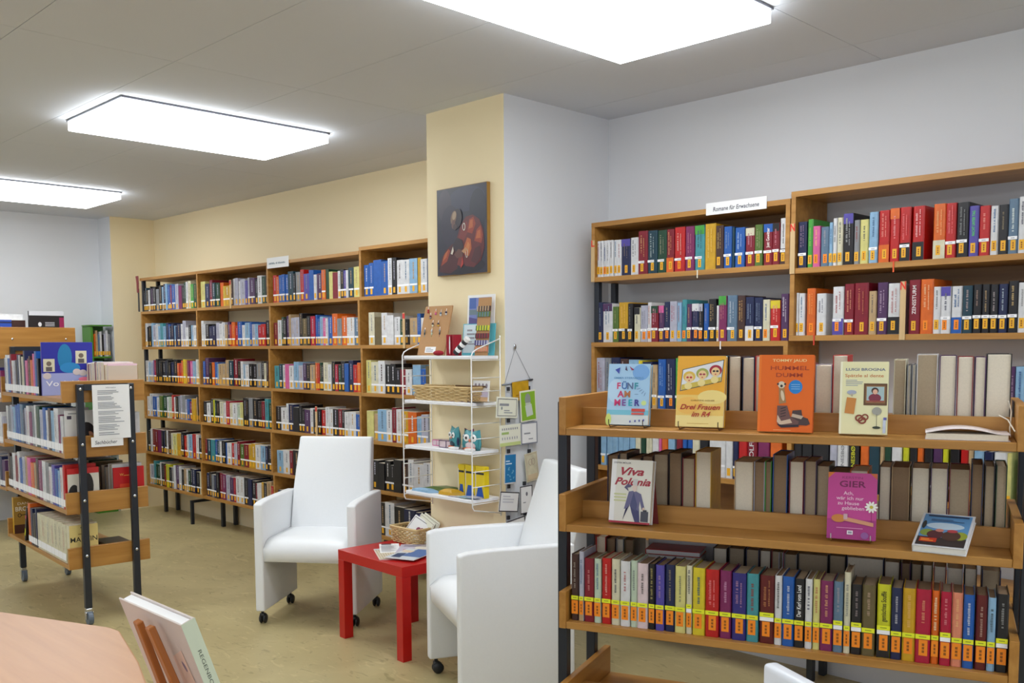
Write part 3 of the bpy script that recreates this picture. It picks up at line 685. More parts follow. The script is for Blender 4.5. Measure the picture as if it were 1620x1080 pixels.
def art_pink(a, w_, h): a.rect(0, 0, w_, h, (206, 190, 172)); a.rect(0, 0, w_, h*.5, (190, 120, 170)); a.rect(0, h*.94, w_, h, (236, 200, 214))
panel_book(TB, 1.208, .245, zt[0], .155, .178, .012, 'F', 'pink and beige book on the far side of the trolley\'s upper board', art_pink, tg)
def art_portrait(a, w_, h):
    a.rect(0, 0, w_, h, (226, 224, 222)); a.ell(w_*.66, h*.42, w_*.3, h*.3, (40, 34, 36)); a.ell(w_*.76, h*.3, w_*.16, h*.2, (196, 140, 110)); a.ell(w_*.6, h*.4, w_*.14, h*.28, (34, 30, 32)); a.rect(w_*.06, h*.8, w_*.2, h*.88, (70, 60, 80)); a.lines(w_*.1, h*.9, w_*.9, h*.96, 1, GREYINK)
panel_book(TB, 1.197, .02, zt[1], .16, .225, .014, 'w', 'white book with dark haired portrait, near end of trolley\'s second board', art_portrait, tg)
def art_bw(a, w_, h):
    a.rect(0, 0, w_, h, (226, 222, 210)); a.ell(w_*.62, h*.55, w_*.2, h*.33, (34, 32, 34)); a.rect(0, h*.86, w_, h, (206, 40, 40)); a.ell(w_*.2, h*.3, w_*.2, h*.3, (40, 40, 40)); a.ell(w_*.35, h*.5, w_*.06, h*.2, (226, 222, 210))
panel_book(TB, 1.195, .02, zt[2], .16, .215, .014, 'r', 'black and white book with red top, near end of trolley\'s third board', art_bw, tg)
def art_mar(a, w_, h):
    a.rect(0, 0, w_, h, (222, 200, 128)); a.text('MARTIN', w_*.5, h*.62, h*.18, (30, 26, 22), .01, 0, w_*.94)
    a.ell(w_*.45, h*.93, w_*.06, h*.035, (30, 26, 22)); a.lines(w_*.3, h*.74, w_*.6, h*.79, 1, (150, 120, 60))
    for x in (.35, .5, .66): a.ell(w_*x, h*.36, w_*.1, h*.07, (30, 26, 22)); a.ell(w_*x, h*.38, w_*.05, h*.05, (222, 200, 128))
panel_book(TB, 1.170, .015, zt[3], .145, .208, .05, 'i', 'thick cream book reading MARTIN, near end of trolley\'s lowest board', art_mar, 'cream series on the trolley')
def art_brown(a, w_, h):
    a.rect(0, 0, w_, h, (176, 138, 62)); a.rect(0, 0, w_, h*.24, (84, 52, 42)); a.text('DAN', w_*.36, h*.82, h*.1, (236, 226, 200), .01, 0, w_*.4); a.text('BROWN', w_*.5, h*.67, h*.17, (240, 232, 210), .02, 0, w_*.86)
    a.ring(w_*.22, h*.5, w_*.07, h*.055, w_*.025, (40, 30, 22)); a.rect(w_*.28, h*.495, w_*.75, h*.515, (40, 30, 22))
panel_book(TB, .045, .02, zt[3], .15, .225, .035, 'm', 'gold book reading DAN BROWN, far end of trolley\'s lowest board', art_brown, tg)
bk = book(.022, .215, .14, 'k', (), PAGE, 5, False); bk.matrix_world = TB @ Matrix.Translation((.335, .012, zt[3]+.0072)) @ Matrix.Rotation(.30, 4, 'Y')
a_ = Art(); a_.rect(.004, .03, .018, .075, YSTRIP); a_.rect(.002, .14, .02, .16, (196, 60, 110)); a_.build('spine_label', bk, FRONT(0, 0, 0)); tag(bk, 'black leaning book with yellow label on the trolley\'s lowest board', 'book', tg)
def art_red(a, w_, h):
    a.rect(0, 0, w_, h, (200, 24, 28)); a.rect(w_*.2, h*.1, w_*.72, h*.55, (222, 70, 34)); a.text('W', w_*.27, h*.8, h*.1, (236, 190, 90)); a.rect(w_*.34, h*.77, w_*.6, h*.785, (236, 190, 90)); a.ell(w_*.68, h*.45, w_*.08, h*.1, (40, 30, 40)); a.ell(w_*.66, h*.2, w_*.07, h*.06, (220, 200, 180))
panel_book(TB, 1.197, .255, zt[2], .165, .20, .012, 'r', 'bright red book with orange square, near end of trolley\'s third board', art_red, tg)
lb = book(.03, .20, .14, 'q', (), PAGE, 6, False); lb.matrix_world = TB @ Matrix.Translation((.95, .25, zt[3]+.03)) @ Matrix.Rotation(PI/2, 4, 'X') @ Matrix.Rotation(PI/2, 4, 'Z') if False else TB @ Matrix.Translation((.92, .226, zt[3]+.0305)) @ Matrix.Rotation(PI/2, 4, 'Y')
tag(lb, 'steel blue book lying flat on the trolley\'s lowest board', 'book', tg)
lb2 = book(.03, .20, .14, 'B', (), PAGE, 7, False); lb2.matrix_world = TB @ Matrix.Translation((.90, .236, zt[3]+.0615)) @ Matrix.Rotation(PI/2, 4, 'Y')
tag(lb2, 'dark brown book lying on top of the steel blue one, trolley\'s lowest board', 'book', tg)
# second trolley
T2B = Matrix.Translation((T2X, T2Y, 0)); g2 = 'books on the far trolley'
z2 = [z+.0225 for z in T2Z]
trolley_row(T2B, .30, .72, .03, z2[0], 'LkkkhhgwB', 'far trolley\'s top board', g2, hmin=.24, hmax=.33, d=.2)
def art_dark(a, w_, h):
    a.rect(0, 0, w_, h, (34, 28, 30)); a.rect(w_*.86, 0, w_, h*.86, (146, 30, 80)); a.rect(0, h*.9, w_, h, (206, 206, 212)); a.ell(w_*.3, h*.7, w_*.05, h*.05, (226, 226, 230))
    for i in range(3): a.rect(w_*.45, h*(.66+.035*i), w_*.72, h*(.68+.035*i), (170, 170, 176))
panel_book(T2B, .775, .23, z2[0], .26, .345, .03, 'k', 'large black book with plum edge on the far trolley\'s top board', art_dark, g2)
def art_blue(a, w_, h): a.rect(0, 0, w_, h, (44, 80, 176)); a.rect(0, h*.9, w_, h*.95, (30, 40, 90)); a.rect(0, 0, w_, h*.78, (200, 206, 222))
panel_book(T2B, .73, .0, z2[0], .12, .275, .02, 'b', 'blue topped book at the left photo edge, on the far trolley', art_blue, g2)
for i, (s_, nm2) in enumerate((('wlvcbpwM', 'second'), ('bwvrpbwh', 'third'), ('wbPvlwnp', 'lowest'))):
    trolley_row(T2B, .35, .80, .01, z2[i+1], s_, f'far trolley\'s {nm2} board', g2, hmin=.2, hmax=.25)
# ------------------------------------------------------------------ slim green book tower by the left wall
gt = thing('book_tower', 'slim green book tower in the far left corner', 'bookstand', (-8.50, -.605, 0))
GREEN = mat('green_lacquer', (74, 136, 40), .4)
box('back_panel', (0, 0, .02), (.012, .18, 1.66), GREEN, gt); box('side_panel', (.0125, 0, .02), (.19, .02, 1.655), GREEN, gt); box('top', (.0, -.004, 1.6605), (.20, .184, 1.672), GREEN, gt)
box('base', (0, 0, 0), (.2, .18, .0195), GREEN, gt)
for i, z in enumerate((1.38, 1.12, .86, .60)):
    box('shelf', (.0125, .0205, z), (.19, .175, z+.014), GREEN, gt)
r = random.Random(8)
for i, (z, s_) in enumerate(((1.394, 'oxqwkhwg'), (1.134, 'nhwBek'))):
    y = .03
    for n, k in enumerate(s_, 1):
        w_ = .145/len(s_); h = .19+.04*r.random()
        stuff_book(Matrix.Translation((-8.50+.175, -.605+y, z+.0005)) @ Matrix.Rotation(PI/2, 4, 'Z'), w_-.001, h, .12, k, 'o'); y += w_
o = STUFF.build('book_rows', SMATS)
tag(o, 'rows of library books filling the left bookcases, rear trolley sides and rows behind the rack', 'books', kind='stuff')
# ------------------------------------------------------------------ painting on the column
pt_ = thing('painting', 'dark unframed painting of a seated robed figure on the yellow column', 'painting', (-3.412, CY-.022, 1.813))
box('canvas', (0, 0, 0), (.364, .02, .424), mat('canvas_edge', (150, 112, 48), .6), pt_)
a = Art(); W_, H_ = .364, .424
a.rect(.002, .002, W_-.002, H_-.002, (42, 42, 58))
for x, y, rx, ry, c_ in ((.22, .36, .13, .06, (48, 50, 72)), (.06, .34, .05, .08, (58, 52, 66)), (.10, .24, .07, .10, (46, 42, 60)), (.30, .30, .06, .10, (36, 38, 54)), (.18, .04, .17, .04, (30, 26, 38))): a.ell(x, y, rx, ry, c_, 28)
RB_ = [(74, 32, 38), (96, 36, 40), (118, 44, 42), (146, 60, 40), (176, 92, 48), (192, 118, 66)]
a.poly([(.015, .02), (.03, .085), (.065, .125), (.11, .15), (.155, .16), (.17, .10), (.15, .03), (.10, .01)], RB_[0]); a.poly([(.03, .05), (.05, .10), (.085, .13), (.10, .12), (.075, .07)], RB_[3]); a.poly([(.04, .07), (.06, .11), (.085, .125), (.07, .09)], RB_[4])
a.poly([(.145, .17), (.175, .235), (.215, .275), (.265, .28), (.31, .255), (.34, .20), (.345, .12), (.32, .06), (.27, .03), (.21, .04), (.17, .09)], RB_[1])
a.poly([(.16, .18), (.19, .235), (.225, .255), (.235, .21), (.20, .16)], RB_[2]); a.poly([(.225, .20), (.24, .26), (.27, .27), (.285, .235), (.26, .19)], RB_[3]); a.poly([(.235, .215), (.245, .255), (.265, .258), (.265, .22)], RB_[4])
a.poly([(.275, .155), (.29, .205), (.32, .225), (.335, .18), (.325, .14)], RB_[3]); a.poly([(.285, .165), (.298, .20), (.318, .205), (.32, .165)], RB_[4]); a.poly([(.20, .13), (.225, .175), (.25, .165), (.255, .12), (.235, .085), (.205, .095)], RB_[4]); a.poly([(.21, .12), (.23, .155), (.243, .14), (.235, .10)], RB_[5])
a.poly([(.25, .06), (.28, .12), (.315, .13), (.325, .08), (.29, .045)], RB_[0]); a.poly([(.15, .05), (.17, .10), (.195, .09), (.185, .035)], RB_[2]); a.poly([(.175, .03), (.19, .085), (.197, .05)], (176, 56, 48))
a.poly([(.115, .14), (.15, .18), (.19, .165), (.20, .13), (.15, .105)], (48, 34, 44)); a.poly([(.13, .10), (.16, .125), (.20, .115), (.19, .085), (.15, .08)], (96, 62, 56))
a.ell(.15, .27, .038, .05, (44, 36, 44), 24, -.3); a.ell(.128, .278, .020, .034, (118, 92, 74), 20, -.35); a.ell(.133, .287, .013, .021, (160, 138, 112), 18, -.35); a.ell(.127, .246, .013, .022, (104, 74, 66), 18, -.2); a.ell(.137, .232, .014, .014, (72, 56, 58), 16)
a.ring(.203, .228, .011, .019, .005, (206, 202, 194)); a.poly([(.105, .105), (.122, .14), (.128, .118), (.118, .10)], (206, 198, 184)); a.ring(.222, .10, .009, .022, .004, (206, 198, 184)); a.poly([(.185, .112), (.215, .13), (.228, .115), (.205, .10)], (186, 136, 96))
a.build('picture', pt_, FRONT(0, 0, 0))
# ------------------------------------------------------------------ white wire shelf on the column
st = thing('wire_shelf', 'white wire wall shelf with four boards on the yellow column', 'shelf', (-3.49, CY-.003, 0))
for x in (0, .507):
    f = MB(); r_ = .0032
    f.tube([(x, -.004, 1.515), (x, -.004, .655)], r_, 6)
    f.tube([(x, -.004, 1.50), (x, -.15, 1.452), (x, -.178, 1.438), (x, -.188, 1.42), (x, -.188, .715), (x, -.178, .70), (x, -.004, .668)], r_, 6)
    for z in (1.400, 1.318, 1.255, 1.182, 1.104, 1.034, .955, .880, .808, .727): f.tube([(x, -.004, z), (x, -.188, z)], .0024, 6)
    f.build('ladder_frame', WIRE, st, smooth=True)
SZ = [1.404, 1.186, .959, .731]
for z in SZ: box('shelf_board', (.006, -.185, z), (.501, -.008, z+.016), WSHELF, st, bevel=.002, seg=1)
SZ = [z+.0163 for z in SZ]
def leaning(name, label, cat, x, y, z, w_, h, th, m, lean, art, group=None, rz=0):
    t = thing(name, label, cat, (x, y, z+th*math.sin(lean)+.0006), 0, group); t.rotation_euler = (-lean, 0, rz)
    box('card', (0, 0, 0), (w_, th, h), m, t)
    if art: a = Art(); art(a, w_, h); a.build('print', t, FRONT(0, 0, 0))
    return t
# cork coloured jewellery board with hanging pieces
jb = leaning('jewellery_board', 'kraft card board hung with earrings on the wire shelf\'s top board', 'display board', -3.478, -.868, SZ[0], .205, .25, .006, KRAFT, .24, lambda a, w_, h: (a.rect(.055, .012, .135, .042, PAPER), a.lines(.062, .016, .122, .038, 3, GREYINK)))
for i, (x, z, cs) in enumerate(((.03, .235, 'rr'), (.09, .225, 'sP'), (.13, .218, 'qw'), (.17, .222, 'nw'), (.055, .205, 'cg'), (.083, .165, 'Bi'), (.125, .165, 'Bm'), (.03, .13, 'gdtd'), (.085, .13, 'wfEf'), (.145, .13, 'gkcB'))):
    e = MB(); ms = []
    e.tube([(0, -.001, .012), (0, -.003, 0)], .0008, 5); zz = 0
    mats_ = [CHROME]
    for c_ in cs: 
        mats_.append(C(c_)); n_ = len(cs); e.ball((0, -.005, zz-.006), .0065 if n_ < 3 else .0052, len(mats_)-1, 8, 1, .7, 1 if n_ < 3 else 1.5); zz -= .008 if n_ < 3 else .0145
    o = e.build('earring', mats_); o.location = (jb.location.x+x, jb.location.y-.0005+math.sin(.24)*z, jb.location.z+z*math.cos(.24)); 
    tag(o, ['red ring earring, top left of the kraft board', 'pink ball earring in the kraft board\'s top row', 'grey and white earring in the kraft board\'s top row', 'navy and white earring, top right of the kraft board', 'dark red dangling earring below the kraft board\'s top row',
        'brown and cream earring in the kraft board\'s middle', 'brown and gold earring, middle right of the kraft board', 'long teal bead pendant at left on the kraft board', 'long green bead pendant in the middle of the kraft board', 'long black bead pendant at right on the kraft board'][i], 'earring', 'earrings on the kraft board')
rb = thing('fabric_pouch', 'red patterned fabric roll standing on the wire shelf\'s top board', 'pouch', (-3.225, -.885, SZ[0]))
REDF = mat('red_fabric', (176, 18, 44), .8, 0, .5, 160)
for x, w_ in ((0, .042), (.044, .045)): MB().prism([(x+w_/2+w_/2*math.cos(q*PI/6), w_/2*math.sin(q*PI/6)) for q in range(12)], 0, .10).build('roll', REDF, rb, smooth=False)
MB().ball((.042, -.024, .05), .03, 0, 10, .12, .08, 1.5).build('white_lining', PAPER, rb, smooth=True)
rd = thing('fabric_coil', 'low red patterned fabric coil lying before the red roll, wire shelf top', 'pouch', (-3.235, -.935, SZ[0]+.013)); MB().ball((0, 0, 0), .034, 0, 14, 1, .55, .38).build('coil', REDF, rd, smooth=True)
bw = thing('pencil_case', 'black and white patterned cylinder resting askew on the wire shelf\'s top board', 'case', (-3.105, -.915, SZ[0]+.036)); bw.rotation_euler = (0, -.75, .2)
c_ = MB()
for i in range(6): c_.tube([(-.035+i*.017, 0, 0), (-.035+(i+1)*.017, 0, 0)], .0145, 12, i % 2)
c_.build('body', [INK, PAPER], bw)
leaning('photo_card', 'white bordered photo card with blue picture, behind the wire shelf\'s top items', 'card', -3.195, -.785, 1.545, .19, .165, .003, PAPER, .05,
    lambda a, w_, h: (a.rect(.012, .02, .165, .152, (120, 132, 190)), a.rect(.012, .10, .06, .152, (70, 100, 170)), a.rect(.012, .07, .165, .095, (110, 130, 140)), a.rect(.118, .02, .165, .15, (196, 196, 214)), a.poly([(.012, .02), (.012, .06), (.07, .05), (.09, .02)], (90, 80, 140)), a.rect(.13, .03, .15, .06, (70, 60, 80)), a.rect(.125, .1, .16, .12, (110, 90, 120))))
leaning('info_sheet', 'turquoise backed info sheet leaning behind the kraft strip, wire shelf top', 'sheet', -3.212, -.805, SZ[0], .225, .152, .004, mat('turquoise_card', (96, 190, 206), .6), .08,
    lambda a, w_, h: (a.rect(.006, .012, .19, .148, (214, 232, 238)), a.lines(.03, .075, .09, .13, 3, GREYINK), a.lines(.035, .05, .09, .07, 2, GREYINK)))
kb = leaning('bracelet_card', 'tall kraft strip with woven bracelets leaning at the wire shelf\'s top right', 'card', -3.088, -.835, SZ[0], .088, .275, .003, KRAFT, .11, None)
for i, (z, c1, c2, l_) in enumerate(((.222, 'x', 'B', 'brown and cream striped'), (.195, 'q', 'E', 'blue green'), (.13, 'E', 'L', 'bright green'), (.093, 'B', 'c', 'dark brown'), (.06, 'D', 'h', 'dark blue'), (.03, 'x', 's', 'pale salmon'))):
    b_ = MB()
    for j in range(10): b_.box((-.0015+j*.0091, -.0045-.0008*(j % 2), z-.012), (-.0015+(j+1)*.0091, -.0005, z+.012), j % 2)
    o = b_.build('bracelet', [C(c1), C(c2)]); o.matrix_world = Matrix.Translation(kb.location) @ Matrix.Rotation(-.11, 4, 'X')
    tag(o, l_+' woven bracelet on the tall kraft strip, wire shelf top', 'bracelet', 'bracelets on the kraft strip')
# woven baskets
def basket(label, x, y, z, rz, w_, d, h, rows):
    t = thing('basket', label, 'basket', (x, y, z), rz)
    def loop(zz, k, n=44, amp=.003, ph=0):
        f = .90+.10*k; per = []
        for i in range(n):
            q = 4*i/n; s = int(q); u = q-s; X, Y = w_/2*f, d/2*f
            p = [(-X+2*X*u, -Y), (X, -Y+2*Y*u), (X-2*X*u, Y), (-X, Y-2*Y*u)][s]
            nrm = [(0, -1), (1, 0), (0, 1), (-1, 0)][s]; o = amp*(1 if (i+ph) % 2 else -1)
            per.append((p[0]+nrm[0]*o, p[1]+nrm[1]*o, zz))
        return per
    wv = MB(); rr = h/rows/2
    for k in range(rows): wv.tube(loop(rr+2*rr*k*.97, k/rows, 44, .0048, k), rr*.86, 5, 0, True)
    o = wv.build('weave', WICKER, t, smooth=True); o['kind'] = 'stuff'
    MB().tube(loop(h+.002, 1, 40, 0), rr*1.25, 6, 0, True).build('rim', WICKER, t, smooth=True)
    box('bottom', (-w_*.44, -d*.43, .001), (w_*.44, d*.43, .005), WICKER, t); return t
basket('wide woven basket on the wire shelf\'s second board', -3.235, -.868, SZ[1], 0, .41, .125, .066, 8)
lid = thing('lid', 'pale woven stick lid lying across the wire shelf\'s wide basket', 'lid', (-3.43, -.86, SZ[1]+.0725)); MB().tube([(0, 0, 0), (.2, .01, .0)], .004, 8).build('stick', WICKER, lid); MB().tube([(.21, .02, 0), (.42, .02, 0)], .0035, 8).build('stick', mat('dark_stick', (110, 78, 44), .6), lid)
leaning('greeting_card', 'white greeting card with figure row at the right of the wide basket', 'card', -3.102, -.842, SZ[1], .115, .10, .002, PAPER, .1, lambda a, w_, h: [a.rect(.006, .0, .108, .022, (226, 190, 150)), a.rect(.006, .022, .108, .055, (214, 206, 232))]+[a.ell(.02+.025*i, .075, .008, .012, (150, 140, 150)) for i in range(4)]+[a.lines(.03, .034, .08, .044, 1, (90, 90, 110))])
for i, (x, y, rz, c_, l_) in enumerate(((-3.17, -.945, .25, 'F', 'pale pink'), (-3.12, -.938, .15, 'p', 'dark purple'), (-3.03, -.935, -.1, 'u', 'olive'))):
    o = MB().box((0, 0, 0), (.12, .05, .0012)).build('leaflet', C(c_)); o.location = (x, y+.012, SZ[1]+.0015+.0015*i); o.rotation_euler = (0, 0, rz*.3); tag(o, l_+' leaflet lying before the wide basket on the wire shelf', 'leaflet', 'leaflets on the wire shelf')
# owl cushions, little boxes, trinkets
def owl(label, x, y, z, w_, h, c1, c2, c3, rz):
    t = thing('owl_cushion', label, 'cushion', (x, y, z), rz, 'owl cushions on the wire shelf')
    n = 10; vs = []; fs = []
    for s in (-1, 1):
        for j in range(n+1):
            for i in range(n+1):
                a_, b_ = 2*i/n-1, 2*j/n-1; wd = w_/2*(1-.12*b_*b_); ear = .014*max(0, b_-.6)*abs(a_)*2
                vs.append((wd*a_, s*.020*(1-a_**4)*(1-b_**4), h/2*(1+b_)+ear))
    q = (n+1)**2
    for j in range(n):
        for i in range(n):
            k = j*(n+1)+i; fs += [(k, k+1, k+n+2, k+n+1), (k+q, k+q+n+1, k+q+n+2, k+q+1)]
    MB().add(vs, fs).build('body', C(c1), t, smooth=True)
    for sx in (-1, 1):
        e = MB(Matrix.Translation((sx*w_*.2, -.0195, h*.68))); e.ball((0, 0, 0), w_*.17, 0, 12, 1, .22, 1); e.ball((0, -w_*.03, 0), w_*.07, 1, 10, 1, .4, 1); e.build('eye', [PAPER, INK], t, smooth=True)
    MB().ball((0, -.0225, h*.55), w_*.07, 0, 8, 1, .5, 1.2).build('beak', C('s'), t, smooth=True)
    MB().ball((0, -.016, h*.28), w_*.3, 0, 12, 1, .2, .72).build('belly', C(c3), t, smooth=True)
    for sx in (-1, 1): MB().ball((sx*w_*.46, -.006, h*.38), w_*.2, 0, 8, .4, .4, 1.3).build('wing', C(c2), t, smooth=True)
    MB().box((-w_*.3, -.026, .001), (w_*.3, -.016, .014)).build('feet', C('o'), t, bevel=.003)
owl('turquoise owl cushion with navy wing at left, wire shelf\'s third board', -3.165, -.895, SZ[2], .085, .098, 't', 'n', 'd', -.25)
owl('plum owl cushion peeking between the two turquoise owls', -3.105, -.858, SZ[2], .075, .088, 'M', 'B', 's', 0)
owl('turquoise owl cushion with pink belly at right, wire shelf\'s third board', -3.042, -.895, SZ[2], .105, .088, 't', 't', 'F', .15)
for x, y, l_, rz in ((-3.265, -.912, 'pink gift box with dark edges, wire shelf\'s third board', .1), (-3.355, -.878, 'pale pink small gift box behind the dark edged one', .05)):
    t = thing('gift_box', l_, 'box', (x, y, SZ[2]), rz, 'gift boxes on the wire shelf'); wv, wz = (.1, .036) if x > -3.3 else (.06, .03)
    box('body', (0, 0, 0), (wv, .05, wz), C('F'), t)
    a = Art(); a.frame(0, 0, wv, wz, .0035, C('p') if x > -3.3 else C('P')); a.rect(wv*.45, 0, wv*.5, wz, C('p') if x > -3.3 else C('P')); a.build('dark_edges', t, FRONT(0, 0, 0))
    a = Art(); a.frame(0, 0, wv, .05, .0035, C('p') if x > -3.3 else C('P')); a.build('dark_edges', t, TOP(0, 0, wz))
for x, l_ in ((-3.16, 'left'), (-3.045, 'right')):
    t = MB().box((0, 0, 0), (.045, .03, .012)).build('place_card', PAPER, bevel=.003); t.location = (x, -.945, SZ[2]+.0005); tag(t, f'small white folded card before the owls, {l_} one', 'card', 'white cards before the owls')
# bottom board: fabric pouches, leaflets, yellow and blue packs
def pouch(label, x, y, z, pts, c_, h, stack=0):
    n = len(pts); cx = sum(p[0] for p in pts)/n; cy = sum(p[1] for p in pts)/n
    vs = [(px, py, 0) for px, py in pts]+[(cx+(px-cx)*.92, cy+(py-cy)*.92, h*.55) for px, py in pts]+[(cx+(px-cx)*.5, cy+(py-cy)*.5, h) for px, py in pts]
    fs = [tuple(range(n-1, -1, -1)), tuple(2*n+i for i in range(n))]
    for k in (0, n): fs += [(k+i, k+(i+1) % n, k+n+(i+1) % n, k+n+i) for i in range(n)]
    o = MB().add(vs, fs).build('fabric_pouch', C(c_), smooth=False); o.location = (x, y, z+.0005); tag(o, label, 'pouch', 'pouches on the wire shelf'); return o
pouch('green fabric pouch at the left of the wire shelf\'s lowest board', -3.32, -.845, SZ[3], [(-.11, -.05), (.09, -.05), (.11, .06), (-.04, .065)], 'E', .022)
pouch('light blue fabric pouch at the left front of the wire shelf\'s lowest board', -3.37, -.918, SZ[3], [(-.08, -.02), (.06, -.024), (.09, .016), (-.02, .022)], 'l', .018)
pouch('orange fabric pouch in the middle of the wire shelf\'s lowest board', -3.21, -.905, SZ[3], [(-.05, -.02), (.05, -.02), (.09, .03), (-.04, .03)], 'm', .028)
for i, (x, y, rz, c_) in enumerate(((-3.165, -.945, .1, 'h'), (-3.12, -.93, -.2, 'f'), (-3.09, -.942, .12, 'l'), (-3.06, -.925, -.12, 'h'))):
    o = MB().box((0, 0, 0), (.075, .045, .002)).build('leaflet', C(c_)); o.location = (x, y, SZ[3]+.001+.0024*i); o.rotation_euler = (0, 0, rz); tag(o, ['lilac grey leaflet, leftmost', 'pale green leaflet, second', 'light blue leaflet, third', 'lilac grey leaflet, rightmost'][i]+' of four on the wire shelf\'s lowest board', 'leaflet', 'leaflets on the lowest wire shelf')
YB = mat('pack_yellow', (232, 204, 30), .45); BB = mat('pack_blue', (36, 84, 170), .45)
for i, (x, w_) in enumerate(((-3.172, .045), (-3.121, .066), (-3.049, .062))):
    t = thing('card_pack', f'yellow and blue narrow pack, {["left", "middle", "right"][i]} of three on the wire shelf\'s lowest board', 'pack', (x, -.872, SZ[3]), 0, 'yellow and blue packs')
    box('body', (0, 0, 0), (w_, .03, .15), YB, t)
    a = Art(); a.poly([(.004, .002), (w_-.004, .002), (w_*.72, .055), (w_*.28, .055)], BB); a.rect(.003, .112, w_-.003, .122, INK); a.rect(0, 0, .004, .13, PAPER); a.build('print', t, FRONT(0, 0, 0))
# ------------------------------------------------------------------ hanging card display on the white column flank
hx = CX1+.006
hg = thing('card_hanger', 'hanging card display on a cord beside the wire shelf, white column flank', 'hanger', (hx, 0, 0))
h_ = MB(); h_.tube([(0, -.787, 1.282), (0, -.581, 1.303)], .0045, 8); h_.build('rod', mat('pewter', (120, 124, 132), .35, .8), hg, smooth=True)
h_ = MB(); h_.tube([(0, -.772, 1.285), (.001, -.702, 1.452), (0, -.596, 1.302)], .0013, 5); h_.build('cord', mat('grey_cord', (130, 132, 138), .7), hg)
h_ = MB(); h_.ball((.004, -.705, 1.462), .011, 0, 10, .4, .8, 1.2); h_.build('hook', CHROME, hg, smooth=True)
h_ = MB(); 
for y in (-.76, -.61): h_.box((-.002, y, .62), (0, y+.028, 1.29))
h_.build('band', mat('pale_band', (206, 210, 216), .7), hg)
for y, z in ((-.752, 1.262), (-.613, 1.262), (-.752, 1.112), (-.60, 1.118), (-.752, .966), (-.61, .955), (-.752, .797), (-.645, .80), (-.755, .647), (-.64, .652)):
    MB().box((-.0015, y-.007, z-.008), (.009, y+.007, z+.010)).build('clip', INK, hg)
def hung(label, y, z, w_, h, rot, m, art, k, thick=.0025):
    t = thing('greeting_card', label, 'card', (hx+.010+.004*k, y, z), 0, 'cards on the hanging display'); t.rotation_euler = (rot, 0, 0)
    box('card', (0, -w_/2, -h), (thick, w_/2, 0), m, t)
    a = Art(); art(a, w_, h); a.build('print', t, SIDE(thick, -w_/2, -h)); return t
CRM = mat('cream_card', (232, 232, 214), .7)
hung('yellow card at the top of the hanging display', -.678, 1.297, .11, .09, .06, C('m'), lambda a, w, h: (a.lines(.02, .01, .09, .03, 2, (150, 110, 20)), a.ell(.05, .03, .012, .01, (180, 120, 20))), 0)
hung('cream square card with grey border, left below the yellow one', -.768, 1.225, .142, .098, -.07, CRM, lambda a, w, h: (a.frame(.008, .008, w-.008, h-.008, .003, (96, 92, 100)), a.lines(.02, .05, .12, .075, 1, GREYINK), a.ell(.035, .045, .005, .008, (140, 150, 150)), a.lines(.05, .02, .11, .04, 2, GREYINK)), 1)
hung('green card with grey animal and envelope, right below the yellow one', -.634, 1.253, .108, .15, .07, CRM, lambda a, w, h: (a.rect(.006, .006, w-.006, h-.008, (140, 186, 50)), a.ell(.052, .105, .02, .03, (150, 156, 150)), a.rect(.035, .07, .07, .09, (196, 206, 190)), a.rect(.035, .025, .08, .08, (206, 214, 206), .15)), 1)
hung('pale card with small alphabet rows and green stripe on the hanging display', -.757, 1.095, .138, .10, .02, CRM, lambda a, w, h: [a.rect(.012, .055, .06, .066, (160, 186, 110)), a.rect(0, .0, w, .016, (200, 214, 140))]+[a.rect(.014+.014*i, .075, .021+.014*i, .085, GREYINK) for i in range(8)]+[a.rect(.014+.016*i, .03, .018+.016*i, .042, (120, 116, 150)) for i in range(7)], 2)
hung('grey bordered white card right of the alphabet card', -.624, 1.098, .112, .105, .02, PAPER, lambda a, w, h: (a.frame(.0, .0, w, h, .006, (132, 136, 150)), a.lines(.02, .045, .09, .06, 1, GREYINK), a.lines(.05, .02, .1, .03, 1, GREYINK)), 1)
hung('blue card with pale script on the hanging display', -.755, .955, .077, .142, -.015, C('w'), lambda a, w, h: [a.rect(.003, .006, w-.003, h-.003, (34, 120, 176)), a.lines(.008, .09, .05, .115, 2, (200, 220, 236))]+[a.ell(.04+.02*math.sin(i*1.7), .02+.008*i, .006, .003, (120, 180, 210), rot=i) for i in range(8)], 2)
hung('beige card with heart outline on the hanging display', -.618, .950, .086, .14, .13, C('i'), lambda a, w, h: (a.frame(.006, .006, w-.006, h-.006, .002, (190, 160, 130)), a.ring(.035, .095, .013, .016, .002, (160, 130, 120)), a.ring(.053, .095, .013, .016, .002, (160, 130, 120)), a.rect(.01, .01, w-.01, .035, (216, 196, 160))), 2)
hung('black bordered square card low on the hanging display', -.763, .775, .128, .095, -.14, PAPER, lambda a, w, h: (a.frame(0, 0, w, h, .005, (46, 44, 54)), a.lines(.02, .04, .1, .08, 3, (206, 206, 214))), 3)
hung('tall black bordered card beside the low square card', -.650, .792, .085, .135, .02, PAPER, lambda a, w, h: (a.frame(0, 0, w, h, .005, (46, 44, 54)), a.ell(.045, .095, .007, .01, (120, 120, 130)), a.lines(.02, .05, .05, .06, 1, GREYINK)), 2)
hung('lowest black bordered card peeking over the white chair arm', -.72, .640, .13, .09, .12, PAPER, lambda a, w, h: a.frame(0, 0, w, h, .006, (46, 44, 54)), 1)
